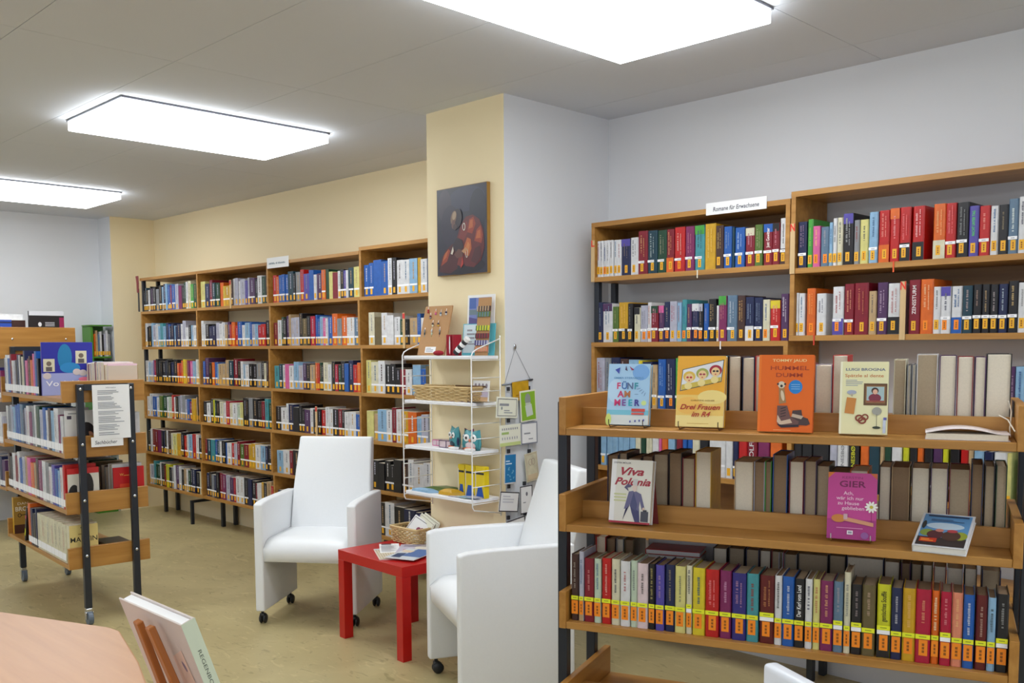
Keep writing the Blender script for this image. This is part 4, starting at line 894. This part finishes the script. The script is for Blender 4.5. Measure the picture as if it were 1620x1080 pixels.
# ------------------------------------------------------------------ on the red table
TZ = .4505
basket('small woven basket of cards on the red table', -3.575, -.838, TZ, -.0, .215, .115, .08, 8)
for i, (x, y, z, rz, tilt, l_, heart) in enumerate(((-3.575, -.852, TZ+.022, -.1, .62, 'white card with plum heart leaning in the red table\'s basket', True), (-3.545, -.825, TZ+.022, -.2, .42, 'beige card behind the heart card in the red table\'s basket', False), (-3.515, -.806, TZ+.022, -.15, .28, 'pale card at the back of the red table\'s basket', False))):
    t = thing('greeting_card', l_, 'card', (x, y, z), rz, 'cards in the small basket'); t.rotation_euler = (-tilt, .25, rz)
    box('card', (-.075, 0, 0), (.075, .0025, .12), PAPER if heart else CRM, t)
    a = Art(); a.frame(-.068, .008, .068, .112, .003, (70, 66, 74) if heart else (180, 170, 150))
    if heart: a.ell(.012, .062, .017, .013, (130, 40, 74)); a.ell(.036, .068, .015, .013, (130, 40, 74)); a.poly([(.0, .055), (.05, .06), (.018, .032)], (130, 40, 74))
    a.build('print', t, FRONT(0, 0, 0))
def flat(name, label, cat, x, y, z, rz, w_, d, th, m, art, grp=None):
    t = thing(name, label, cat, (x, y, z), rz, grp); box('paper', (-w_/2, -d/2, 0), (w_/2, d/2, th), m, t)
    if art: a = Art(); art(a, w_, d); a.build('print', t, TOP(-w_/2, -d/2, th))
    return t
gm = 'magazines on the red table'
flat('magazine', 'beige striped magazine at the front edge of the red table', 'magazine', -3.425, -1.075, TZ, 1.05, .17, .24, .003, PAPER, lambda a, w, h: [a.rect(.0, .0, w, h, (196, 180, 150))]+[a.rect(.012*i, .01, .012*i+.005, h-.01, (226, 216, 196)) for i in range(14)]+[a.rect(0, h*.86, w, h*.98, (206, 206, 210))], gm)
flat('magazine', 'white folded leaflet at the left corner of the red table', 'magazine', -3.53, -1.02, TZ+.0035, .95, .1, .21, .002, PAPER, lambda a, w, h: (a.lines(.008, .01, w-.008, h*.8, 14, (190, 190, 194)), a.rect(.01, h*.85, w*.6, h*.95, (90, 80, 90))), gm)
flat('magazine', 'lilac picture magazine in the middle of the red table', 'magazine', -3.40, -.955, TZ+.006, .75, .18, .22, .003, PAPER, lambda a, w, h: (a.rect(0, 0, w, h, (190, 186, 204)), a.poly([(.02, .03), (.1, .05), (.08, .12), (.03, .1)], (206, 120, 110)), a.ell(.12, .14, .04, .05, (226, 220, 206)), a.lines(.02, .16, .16, .2, 3, (120, 116, 140))), gm)
flat('magazine', 'blue picture magazine partly hidden by the right armchair', 'magazine', -3.315, -1.055, TZ+.0095, .35, .16, .22, .003, PAPER, lambda a, w, h: (a.rect(0, 0, w, h, (206, 214, 220)), a.rect(w*.35, h*.25, w, h, (74, 112, 170)), a.poly([(.02, .02), (.07, .02), (.05, .12), (.01, .1)], (40, 70, 110)), a.rect(.01, h*.6, w*.4, h*.8, (226, 206, 180))), gm)
# ------------------------------------------------------------------ display books on the rack
RB = Matrix.Translation((RKX, RKY, 0)) @ Matrix.Rotation(RKA, 4, 'Z')
gd = 'books displayed cover out on the rack'
def display(label, u, v, z, w_, h, th, k, lean, art, stand=None, rz=0, hard=False):
    """cover faces -y (front of the rack); local x right, z up, spine at the left"""
    o = MB().box((-.0, 0, 0), (w_, .0022, h)).box((0, th-.0022, 0), (w_, th, h)).box((0, .0023, 0), (.0022, th-.0023, h)).build('book', C(k), bevel=.0006, seg=1)
    MB().box((.0025, .0024, .003), (w_-.003, th-.0024, h-.003)).build('page_block', PAGE, o)
    a = Art(); art(a, w_, h); a.build('cover_print', o, FRONT(0, 0, 0))
    M = RB @ Matrix.Translation((u, v, z+(0 if stand else th*math.sin(lean)+.0008))) @ Matrix.Rotation(rz, 4, 'Z') @ Matrix.Rotation(-lean, 4, 'X')
    o.matrix_world = M; tag(o, label, 'book', gd)
    if stand:
        s = thing('book_stand', stand, 'stand', (0, 0, 0), 0, 'wire book stands on the rack'); s.matrix_world = RB @ Matrix.Translation((u, v, z)) @ Matrix.Rotation(rz, 4, 'Z')
        q = MB(); c_, n_ = math.cos(lean), math.sin(lean)
        for x in (.012, w_-.012):
            q.tube([(x, -.012, .016), (x, -.012, .003), (x, .004, -.008), (x, th+.05, -.0085)], .0014, 5)
        q.tube([(.012, th+.05, -.0085), (w_-.012, th+.05, -.0085)], .0014, 5)
        q.tube([(w_*.5, th+.05, -.0085), (w_*.5, th*c_+h*.6*n_+.004, h*.6)], .0014, 5)
        q.build('wire', CHROME if 'clear' in stand else mat('dark_wire', (70, 60, 56), .4, .5), s)
    return o
def art_meer(a, w, h):
    a.rect(0, 0, w, h, (166, 206, 238)); a.rect(0, 0, w, h*.16, (216, 226, 226)); a.rect(0, h*.16, w, h*.24, (120, 196, 220)); a.ell(w*.78, h*.86, w*.2, h*.13, (120, 172, 230)); a.ell(w*.2, h*.55, w*.2, h*.2, (186, 218, 244)); a.ell(w*.05, h*.08, w*.07, h*.1, (206, 224, 120)); a.ell(w*.88, h*.36, w*.06, h*.04, (206, 230, 150))
    cols = [(206, 54, 110), (60, 110, 180), (90, 110, 150), (50, 150, 170)]
    for i, ch in enumerate('FÜNF'): a.text(ch, w*(.26+.14*i), h*.63, h*.145, cols[i], .03)
    for i, ch in enumerate('AM'): a.text(ch, w*(.32+.16*i), h*.495, h*.145, [(200, 40, 100), (190, 120, 70)][i], .03)
    for i, ch in enumerate('MEER'): a.text(ch, w*(.25+.155*i), h*.355, h*.145, [(206, 40, 110), (120, 70, 150), (40, 170, 190), (60, 50, 150)][i], .03)
    a.text('EMMA STERNBERG', w*.5, h*.765, h*.045, (96, 150, 196), .01, 0, w*.7)
    a.rect(w*.6, h*.215, w*.92, h*.265, (206, 70, 60)); a.rect(w*.6, h*.165, w*.9, h*.2, (214, 90, 80))
    a.poly([(w*.16, h*.9), (w*.28, h*.94), (w*.26, h*.83)], (50, 70, 170)); a.poly([(w*.42, h*.97), (w*.46, h*.88), (w*.4, h*.9)], (70, 50, 90)); a.poly([(w*.5, h*.96), (w*.62, h*.9), (w*.56, h*.89)], (150, 40, 90))
    for x in (.58, .7, .8, .9): a.ell(w*x, h*(.05+.08*(x-.55)), w*.02, h*.02, (90, 100, 170))
    for i in range(5): a.ell(w*(.7+.05*i), h*(.5+.03*((i*7) % 4)), w*.05, h*.006, (120, 150, 190), rot=.3*i)
display('light blue display book FÜNF AM MEER on the rack\'s top board', .130, .055, RKZ[0]+.0325, .128, .182, .026, 'l', .17, art_meer, 'wire stand under the light blue display book', .02)
def art_frauen(a, w, h):
    a.rect(0, 0, w, h, (244, 206, 110)); a.rect(0, h*.45, w, h, (242, 176, 50)); a.rect(0, 0, w, h*.16, (246, 226, 150)); a.ell(w*.75, h*.42, w*.3, h*.1, (246, 222, 140)); a.ell(w*.25, h*.3, w*.25, h*.12, (246, 196, 96))
    P = lambda x, y: (w*(.5+(x-.5)*.98-(y-.5)*-.13*1), h*(.5+(y-.5)+.16*(x-.5)))
    a.poly([P(.05, .57), P(.93, .57), P(.93, .88), P(.05, .88)], (70, 80, 84)); a.poly([P(.065, .58), P(.915, .58), P(.915, .87), P(.065, .87)], (232, 234, 238))
    a.poly([P(.07, .58), P(.91, .58), P(.91, .64), P(.07, .66)], (214, 190, 80))
    for i, (x, hair, glass) in enumerate(((.22, (226, 190, 80), (190, 40, 50)), (.5, (170, 176, 90), (170, 60, 80)), (.78, (170, 40, 60), (40, 36, 40)))):
        p = P(x, .73); a.ell(p[0], p[1]+h*.022, w*.13, h*.075, hair); a.ell(p[0], p[1], w*.09, h*.065, (240, 206, 150)); q = P(x, .62); a.ell(q[0], q[1], w*.08, h*.05, (240, 222, 150))
        a.ell(p[0]-w*.035, p[1]+h*.01, w*.028, h*.014, glass); a.ell(p[0]+w*.035, p[1]+h*.01, w*.028, h*.014, glass); a.ell(p[0], p[1]-h*.033, w*.016, h*.008, (200, 50, 60))
    a.text('CHRISTINE WEINER', w*.56, h*.37, h*.028, (150, 110, 40), .01, 0, w*.5)
    a.text('Drei Frauen', w*.5, h*.275, h*.10, (176, 52, 40), .022, .35, w*.84); a.text('im R4', w*.52, h*.175, h*.10, (176, 52, 40), .022, .35, w*.4); a.rect(w*.25, h*.045, w*.7, h*.05, (200, 160, 70))
display('yellow display book Drei Frauen im R4 on the rack\'s top board', .341, .055, RKZ[0]+.0325, .138, .205, .026, 'm', .15, art_frauen, 'wire stand under the yellow display book', .02)
def art_hummel(a, w, h):
    a.rect(0, 0, w, h, (236, 108, 12)); a.rect(0, 0, w*.045, h, (242, 124, 30)); a.text('TOMMY JAUD', w*.56, h*.925, h*.05, (250, 214, 150), .015, 0, w*.62); a.text('HUMMEL', w*.56, h*.825, h*.075, (176, 62, 24), .01, 0, w*.7); a.text('DUMM', w*.56, h*.735, h*.075, (176, 62, 24), .01, 0, w*.48)
    a.ell(w*.68, h*.585, w*.125, h*.09, (30, 130, 210))
    for i in range(3): a.rect(w*.6, h*(.555+.028*i), w*.76, h*(.562+.028*i), (150, 200, 236))
    a.poly([(w*.39, h*.36), (w*.38, h*.55), (w*.37, h*.62), (w*.47, h*.63), (w*.49, h*.5), (w*.52, h*.38)], (170, 130, 84)); a.ell(w*.425, h*.61, w*.065, h*.045, (224, 210, 186)); a.ell(w*.425, h*.595, w*.024, h*.018, (40, 34, 34)); a.ell(w*.36, h*.62, w*.018, h*.014, (60, 50, 48)); a.ell(w*.49, h*.62, w*.018, h*.014, (60, 50, 48)); a.ell(w*.45, h*.47, w*.03, h*.07, (226, 206, 176), rot=.2)
    a.poly([(w*.62, h*.17), (w*.64, h*.28), (w*.8, h*.29), (w*.82, h*.2), (w*.92, h*.18), (w*.96, h*.11), (w*.9, h*.09), (w*.55, h*.1)], (74, 56, 56)); a.poly([(w*.62, h*.2), (w*.64, h*.24), (w*.84, h*.21), (w*.8, h*.17)], (196, 176, 156))
    a.poly([(w*.36, h*.13), (w*.36, h*.34), (w*.54, h*.34), (w*.6, h*.2), (w*.76, h*.14), (w*.74, h*.075), (w*.4, h*.07)], (112, 78, 74)); a.poly([(w*.36, h*.13), (w*.37, h*.22), (w*.44, h*.14), (w*.6, h*.17), (w*.64, h*.12), (w*.42, h*.09)], (214, 190, 166)); a.poly([(w*.36, h*.1), (w*.44, h*.055), (w*.76, h*.07), (w*.76, h*.1), (w*.5, h*.09)], (46, 36, 46))
    for i in range(4): a.rect(w*.42, h*(.2+.035*i), w*.52, h*(.21+.035*i), (50, 36, 40), .3)
    a.rect(w*.3, h*.02, w*.62, h*.026, (250, 190, 120))
display('orange display book HUMMEL DUMM with meerkat on the rack\'s top board', .576, .050, RKZ[0]+.0225, .147, .213, .032, 'o', .10, art_hummel, None, .02)
def art_spaetzle(a, w, h):
    a.rect(0, 0, w, h, (238, 234, 186)); a.rect(0, 0, w*.045, h, (246, 244, 214)); a.text('LUIGI BROGNA', w*.52, h*.89, h*.05, (110, 120, 140), .025, 0, w*.82); a.text('Spätzle al dente', w*.5, h*.805, h*.06, (206, 130, 70), .012, 0, w*.8)
    a.lines(w*.12, h*.66, w*.5, h*.755, 4, (170, 176, 180))
    a.rect(w*.5, h*.40, w*.98, h*.70, (104, 70, 38)); a.rect(w*.54, h*.43, w*.94, h*.67, (150, 110, 62)); a.rect(w*.56, h*.445, w*.92, h*.655, (170, 196, 200)); a.ell(w*.73, h*.5, w*.13, h*.06, (130, 44, 66)); a.ell(w*.73, h*.6, w*.075, h*.045, (60, 40, 36)); a.ell(w*.735, h*.585, w*.05, h*.035, (226, 176, 150)); a.rect(w*.56, h*.445, w*.92, h*.465, (156, 80, 60))
    a.rect(w*.13, h*.28, w*.33, h*.50, (206, 136, 62), -.12); a.ell(w*.25, h*.575, w*.1, h*.03, (170, 176, 196)); a.rect(w*.24, h*.52, w*.27, h*.56, (190, 180, 160))
    a.ring(w*.42, h*.22, w*.085, h*.05, w*.035, (140, 62, 40)); a.ring(w*.54, h*.235, w*.075, h*.045, w*.03, (140, 62, 40)); a.ring(w*.48, h*.19, w*.09, h*.05, w*.035, (140, 62, 40))
    a.ell(w*.78, h*.32, w*.1, h*.055, (160, 160, 150)); a.rect(w*.775, h*.1, w*.785, h*.28, (70, 76, 60)); a.ell(w*.78, h*.095, w*.085, h*.018, (50, 60, 44)); a.rect(w*.91, h*.02, w*.97, h*.23, (196, 206, 226)); a.rect(w*.92, h*.2, w*.985, h*.235, (90, 90, 170))
display('pale green display book Spätzle al dente on the rack\'s top board', .793, .045, RKZ[0]+.0225, .121, .194, .034, 'i', .12, art_spaetzle, None, .03)
def art_viva(a, w, h):
    a.rect(0, 0, w, h, (226, 224, 214)); a.rect(0, 0, w*.12, h, (240, 240, 240)); a.rect(0, 0, w, h*.03, (170, 40, 60)); a.text('STEFFEN MÖLLER', w*.26, h*.945, h*.035, (70, 60, 66), .01, 0, w*.42)
    a.text('Viva', w*.47, h*.81, h*.17, (168, 44, 62), .03, .35, w*.56); a.text('Polonia', w*.52, h*.65, h*.16, (168, 44, 62), .03, .35, w*.88)
    for i in range(3): a.rect(w*.1, h*(.34+.05*i), w*.4, h*(.365+.05*i), (206, 210, 160))
    a.poly([(w*.34, h*.05), (w*.42, h*.28), (w*.5, h*.3), (w*.55, h*.18), (w*.64, h*.03), (w*.76, h*.03), (w*.72, h*.32), (w*.44, h*.32)], (66, 66, 110))
    a.poly([(w*.36, h*.22), (w*.46, h*.5), (w*.6, h*.52), (w*.76, h*.47), (w*.86, h*.26), (w*.8, h*.22), (w*.74, h*.36), (w*.72, h*.2), (w*.5, h*.3), (w*.44, h*.24)], (104, 102, 140)); a.poly([(w*.5, h*.27), (w*.58, h*.5), (w*.68, h*.3), (w*.66, h*.2)], (74, 78, 120))
    a.poly([(w*.46, h*.5), (w*.34, h*.56), (w*.42, h*.62), (w*.52, h*.6), (w*.5, h*.57), (w*.42, h*.56)], (90, 86, 120)); a.ell(w*.6, h*.565, w*.06, h*.065, (226, 206, 196)); a.rect(w*.55, h*.6, w*.66, h*.7, (206, 206, 206)); a.ell(w*.84, h*.235, w*.03, h*.03, (220, 196, 180)); a.rect(w*.78, h*.04, w*.96, h*.2, (70, 72, 84)); a.rect(w*.83, h*.2, w*.92, h*.225, (50, 50, 60))
display('white display book Viva Polonia on the rack\'s middle board', .138, .058, RKZ[1]+.0235, .128, .190, .030, 'w', .17, art_viva, None, -.03)
vs_ = thing('book_stand', 'dark red board stand behind the white display book', 'stand'); vs_.matrix_world = RB @ Matrix.Translation((.20, .118, RKZ[1]+.0225)); MB().prism([(0, 0), (.075, 0), (.062, .14), (.01, .14)], 0, .004).build('board', mat('dark_red_board', (128, 46, 44), .5), vs_).matrix_local = FRONT(0, .004, 0)
def art_gier(a, w, h):
    a.rect(0, 0, w, h, (196, 66, 146)); a.rect(0, 0, w, h*.3, (170, 50, 130)); a.poly([(0, h), (w*.14, h), (0, h*.91)], (220, 120, 40)); a.poly([(w, h), (w*.86, h), (w, h*.91)], (206, 104, 50)); a.text('KERSTIN', w*.5, h*.925, h*.05, (150, 44, 110), .01, 0, w*.42); a.text('GIER', w*.5, h*.825, h*.13, (120, 24, 84), .018, 0, w*.54)
    for i, (s, x, wd) in enumerate((('Ach,', .43, .2), ('wär ich nur', .46, .56), ('zu Hause', .43, .44), ('geblieben', .53, .46))): a.text(s, w*x, h*(.69-.075*i), h*.075, (244, 206, 230), .006, 0, w*wd)
    for i in range(10): a.ell(w*(.9+.085*math.cos(i*PI/5)), h*(.50+.055*math.sin(i*PI/5)), w*.05, h*.016, (244, 244, 236), rot=i*PI/5)
    a.ell(w*.9, h*.5, w*.035, h*.024, (206, 190, 60)); a.ell(w*.24, h*.31, w*.15, h*.06, (206, 130, 60)); a.poly([(w*.34, h*.28), (w*.95, h*.21), (w*.95, h*.265), (w*.34, h*.34)], (214, 150, 116)); a.rect(w*.34, h*.3, w*.42, h*.38, (206, 170, 180)); a.rect(w*.9, h*.27, w*.91, h*.44, (130, 40, 90)); a.rect(w*.2, h*.165, w*.74, h*.175, (226, 150, 196)); a.rect(w*.42, h*.075, w*.54, h*.135, (236, 226, 236)); a.rect(w*.44, h*.09, w*.52, h*.12, (150, 150, 170)); a.ell(w*.78, h*.07, w*.08, h*.05, (150, 90, 160))
display('pink display book by GIER with daisy on the rack\'s middle board', .767, .05, RKZ[1]+.0325, .125, .180, .024, 'P', .13, art_gier, 'clear wire stand under the pink display book', .02)
# books lying on the rack
def lying(label, u, v, z, w_, d, th, k, rz, art, extra=None):
    o = MB().box((0, 0, 0), (w_, d, .0018)).box((0, 0, th-.0018), (w_, d, th)).box((0, .0, .0019), (.0018, d, th-.0019)).build('book', C(k)); MB().box((.002, .002, .002), (w_-.002, d-.002, th-.002)).build('page_block', PAPER, o)
    if art: a = Art(); art(a, w_, d); a.build('cover_print', o, TOP(0, 0, th))
    o.matrix_world = RB @ Matrix.Translation((u, v, z)) @ Matrix.Rotation(rz, 4, 'Z'); tag(o, label, 'book', 'books lying on the rack'); return o
def art_land(a, w, h):
    a.rect(.006, .006, w-.006, h-.006, (92, 146, 196)); a.rect(.006, .006, w-.006, h*.28, (60, 52, 52)); a.ell(w*.5, h*.62, w*.36, h*.1, (190, 210, 226)); a.ell(w*.82, h*.36, w*.14, h*.12, (150, 160, 60)); a.ell(w*.2, h*.4, w*.14, h*.1, (130, 150, 70)); a.ell(w*.36, h*.36, w*.16, h*.12, (90, 50, 56)); a.ell(w*.66, h*.34, w*.18, h*.14, (84, 60, 54)); a.ell(w*.42, h*.48, w*.08, h*.045, (206, 130, 116)); a.ell(w*.66, h*.48, w*.1, h*.045, (180, 70, 76)); a.rect(w*.1, h*.12, w*.42, h*.24, (190, 60, 40)); a.text('WELT', w*.26, h*.18, h*.06, (240, 190, 90), .01, 0, w*.2)if False else a.lines(w*.13, h*.14, w*.38, h*.22, 2, (236, 170, 70)); a.rect(w*.12, h*.89, w*.9, h*.93, (40, 50, 80)); a.lines(w*.2, h*.74, w*.88, h*.82, 2, (60, 90, 130)); a.ell(w*.1, h*.62, w*.04, h*.12, (46, 50, 50))
wp = lying('white edged picture book tilted on the rail at the right of the rack\'s middle board', .985, .006, RKZ[1]+.0228, .128, .168, .02, 'w', -.15, art_land)
wp.matrix_world = wp.matrix_world @ Matrix.Rotation(.37, 4, 'X')
wb = thing('open_booklet', 'white paperback lying half open at the right of the rack\'s top board', 'book', (0, 0, 0), 0, 'books lying on the rack'); wb.matrix_world = RB @ Matrix.Translation((1.008, .012, RKZ[0]+.0225)) @ Matrix.Rotation(.03, 4, 'Z')
m_ = MB(); n = 12
for lay, (z0, b_) in enumerate(((0, .004), (.016, .013))):
    pts_ = [(.195*i/n, z0+b_*math.sin(PI*min(1, i/n*1.15))*(1 if lay else .0)) for i in range(n+1)]
    vs = [(x, y, z+(.0012 if k else 0)) for k in (0, 1) for y in (0, .12) for x, z in pts_]; q = n+1; fs = []
    for i in range(n): fs += [(i, i+q, i+q+1, i+1), (2*q+i, 2*q+i+1, 3*q+i+1, 3*q+i), (i, i+1, 2*q+i+1, 2*q+i), (q+i, 3*q+i, 3*q+i+1, q+i+1)]
    MB().add(vs, fs).build('cover', mat('paperback_white', (226, 214, 212), .5), wb, smooth=True)
MB().box((.002, .002, .0015), (.19, .118, .0155)).build('page_block', PAGE, wb)
cd_ = MB().tube([(1.20, .13, RKZ[0]+.118), (1.208, .135, RKZ[0]+.09), (1.205, .12, RKZ[0]+.05), (1.207, .118, RKZ[0]+.025)], .0018, 6).tube([(1.18, .14, RKZ[0]+.08), (1.2, .12, RKZ[0]+.07), (1.214, .06, RKZ[0]+.045)], .0018, 6).build('cord', mat('white_cord', (232, 226, 210), .6)); cd_.matrix_world = RB; tag(cd_, 'white cord dangling at the right end of the rack\'s top board', 'cord')
for i, (u, z, k, th) in enumerate(((.10, 0, 'w', .03), (.13, .0305, 'w', .02), (.15, .051, 'r', .016))):
    o = lying(['thick white book at the bottom of the flat pile behind rack spines', 'thin white book in the middle of the flat pile behind rack spines', 'red and white book on top of the flat pile behind rack spines'][i], .215, .185, RKZ[2]+.0225+z+.1375, .17, .10, th, k, .025*i, None)
for nm_, v0_, v1_, h_, lab_ in (('box', .17, .295, .158, 'low white archive box under the flat pile behind the rack\'s coloured spines'), ('box', .30, .405, .262, 'tall white archive box standing behind the rack\'s coloured spines')):
    pl = box(nm_, (.19, v0_, RKZ[2]+.0227), (.415, v1_, RKZ[2]+h_), mat('white_box', (222, 222, 226), .5), bevel=.002, seg=1); pl.matrix_world = RB; tag(pl, lab_, 'box')
rp = MB().add([(.795, .004, .0), (.80, .002, .0), (.828, -.0005, .0), (.826, .003, .0)], [(0, 1, 2, 3)]).build('bookmark_ribbon', mat('red_ribbon', (190, 30, 26), .6)); rp.matrix_world = RB @ Matrix.Translation((0, .012, RKZ[2]+.0229)); tag(rp, 'red ribbon lying on the rack\'s board before the coloured spines', 'ribbon')
# ------------------------------------------------------------------ easel with an art book on the foreground table
EZ = .7455
ez = thing('book_easel', 'small wooden table easel seen from behind, left foreground', 'easel', (-1.087, -3.227, EZ))
LN = .33
def slat(x0, z0, x1, z1, wd, y, th=.010):
    """flat bar in the easel's leaning plane"""
    d = Vector((x1-x0, 0, z1-z0)); L_ = d.length; ang = math.atan2(x1-x0, z1-z0)
    return Matrix.Rotation(LN, 4, 'X') @ Matrix.Translation((x0, y, z0)) @ Matrix.Rotation(ang, 4, 'Y'), (wd, th, L_)
for nm_, x0, z0, x1, z1 in (('leg', -.03, .0, -.010, .337), ('leg', .06, .0, .030, .337)):
    M, (wd, th, L_) = slat(x0, z0, x1, z1, .016, -.014); MB().box((-wd/2, 0, 0), (wd/2, th, L_)).build(nm_, EASEL, ez, bevel=.0015, seg=1).matrix_local = M
M, (wd, th, L_) = slat(-.05, .05, .05, .05, .012, -.013); MB().box((-wd/2, 0, 0), (wd/2, th, L_)).build('crossbar', EASEL, ez, bevel=.001, seg=1).matrix_local = M
MB().tube([(.012, -.098, .215), (-.012, -.22, .004)], .008, 8).build('rear_strut', EASEL, ez)
box('ledge', (-.07, .0, .0), (.07, .05, .014), EASEL, ez)
eb = MB().box((-.105, 0, 0), (.105, .003, .33)).box((-.105, .019, 0), (.105, .022, .33)).box((.102, .0031, 0), (.105, .0189, .33)).build('book', mat('pale_art_cover', (216, 204, 196), .45, 0, .1, 9), bevel=.0008, seg=1)
MB().box((-.102, .0034, .004), (.1015, .0186, .326)).build('page_block', PAPER, eb)
a = Art()
a.poly([(.0, .05), (.04, .02), (.1, .06), (.09, .16), (.05, .2), (.02, .14)], (206, 186, 186)); a.poly([(.03, .18), (.08, .2), (.07, .28), (.03, .26)], (226, 196, 180)); a.poly([(.05, .03), (.1, .02), (.1, .09), (.07, .1)], (176, 156, 160))
for x, y in ((.06, .25), (.085, .2), (.04, .12), (.09, .08)): a.ell(x, y, .004, .009, (130, 116, 140), rot=.4)
a.build('cover_print', eb, FRONT(0, 0, 0))
a = Art(); a.rect(0, 0, 0.022, .33, (206, 214, 190)); a.text('REGENBOGEN', .011, 0.24, .0075, (100, 106, 92), .01, 0, .085, -PI/2); a.build('spine_title', eb, SIDE(.105, 0, 0))
eb.matrix_world = Matrix.Translation((-1.087, -3.2265, EZ+.0185)) @ Matrix.Rotation(LN, 4, 'X'); tag(eb, 'pale art book standing on the small easel, back cover to the camera', 'book')
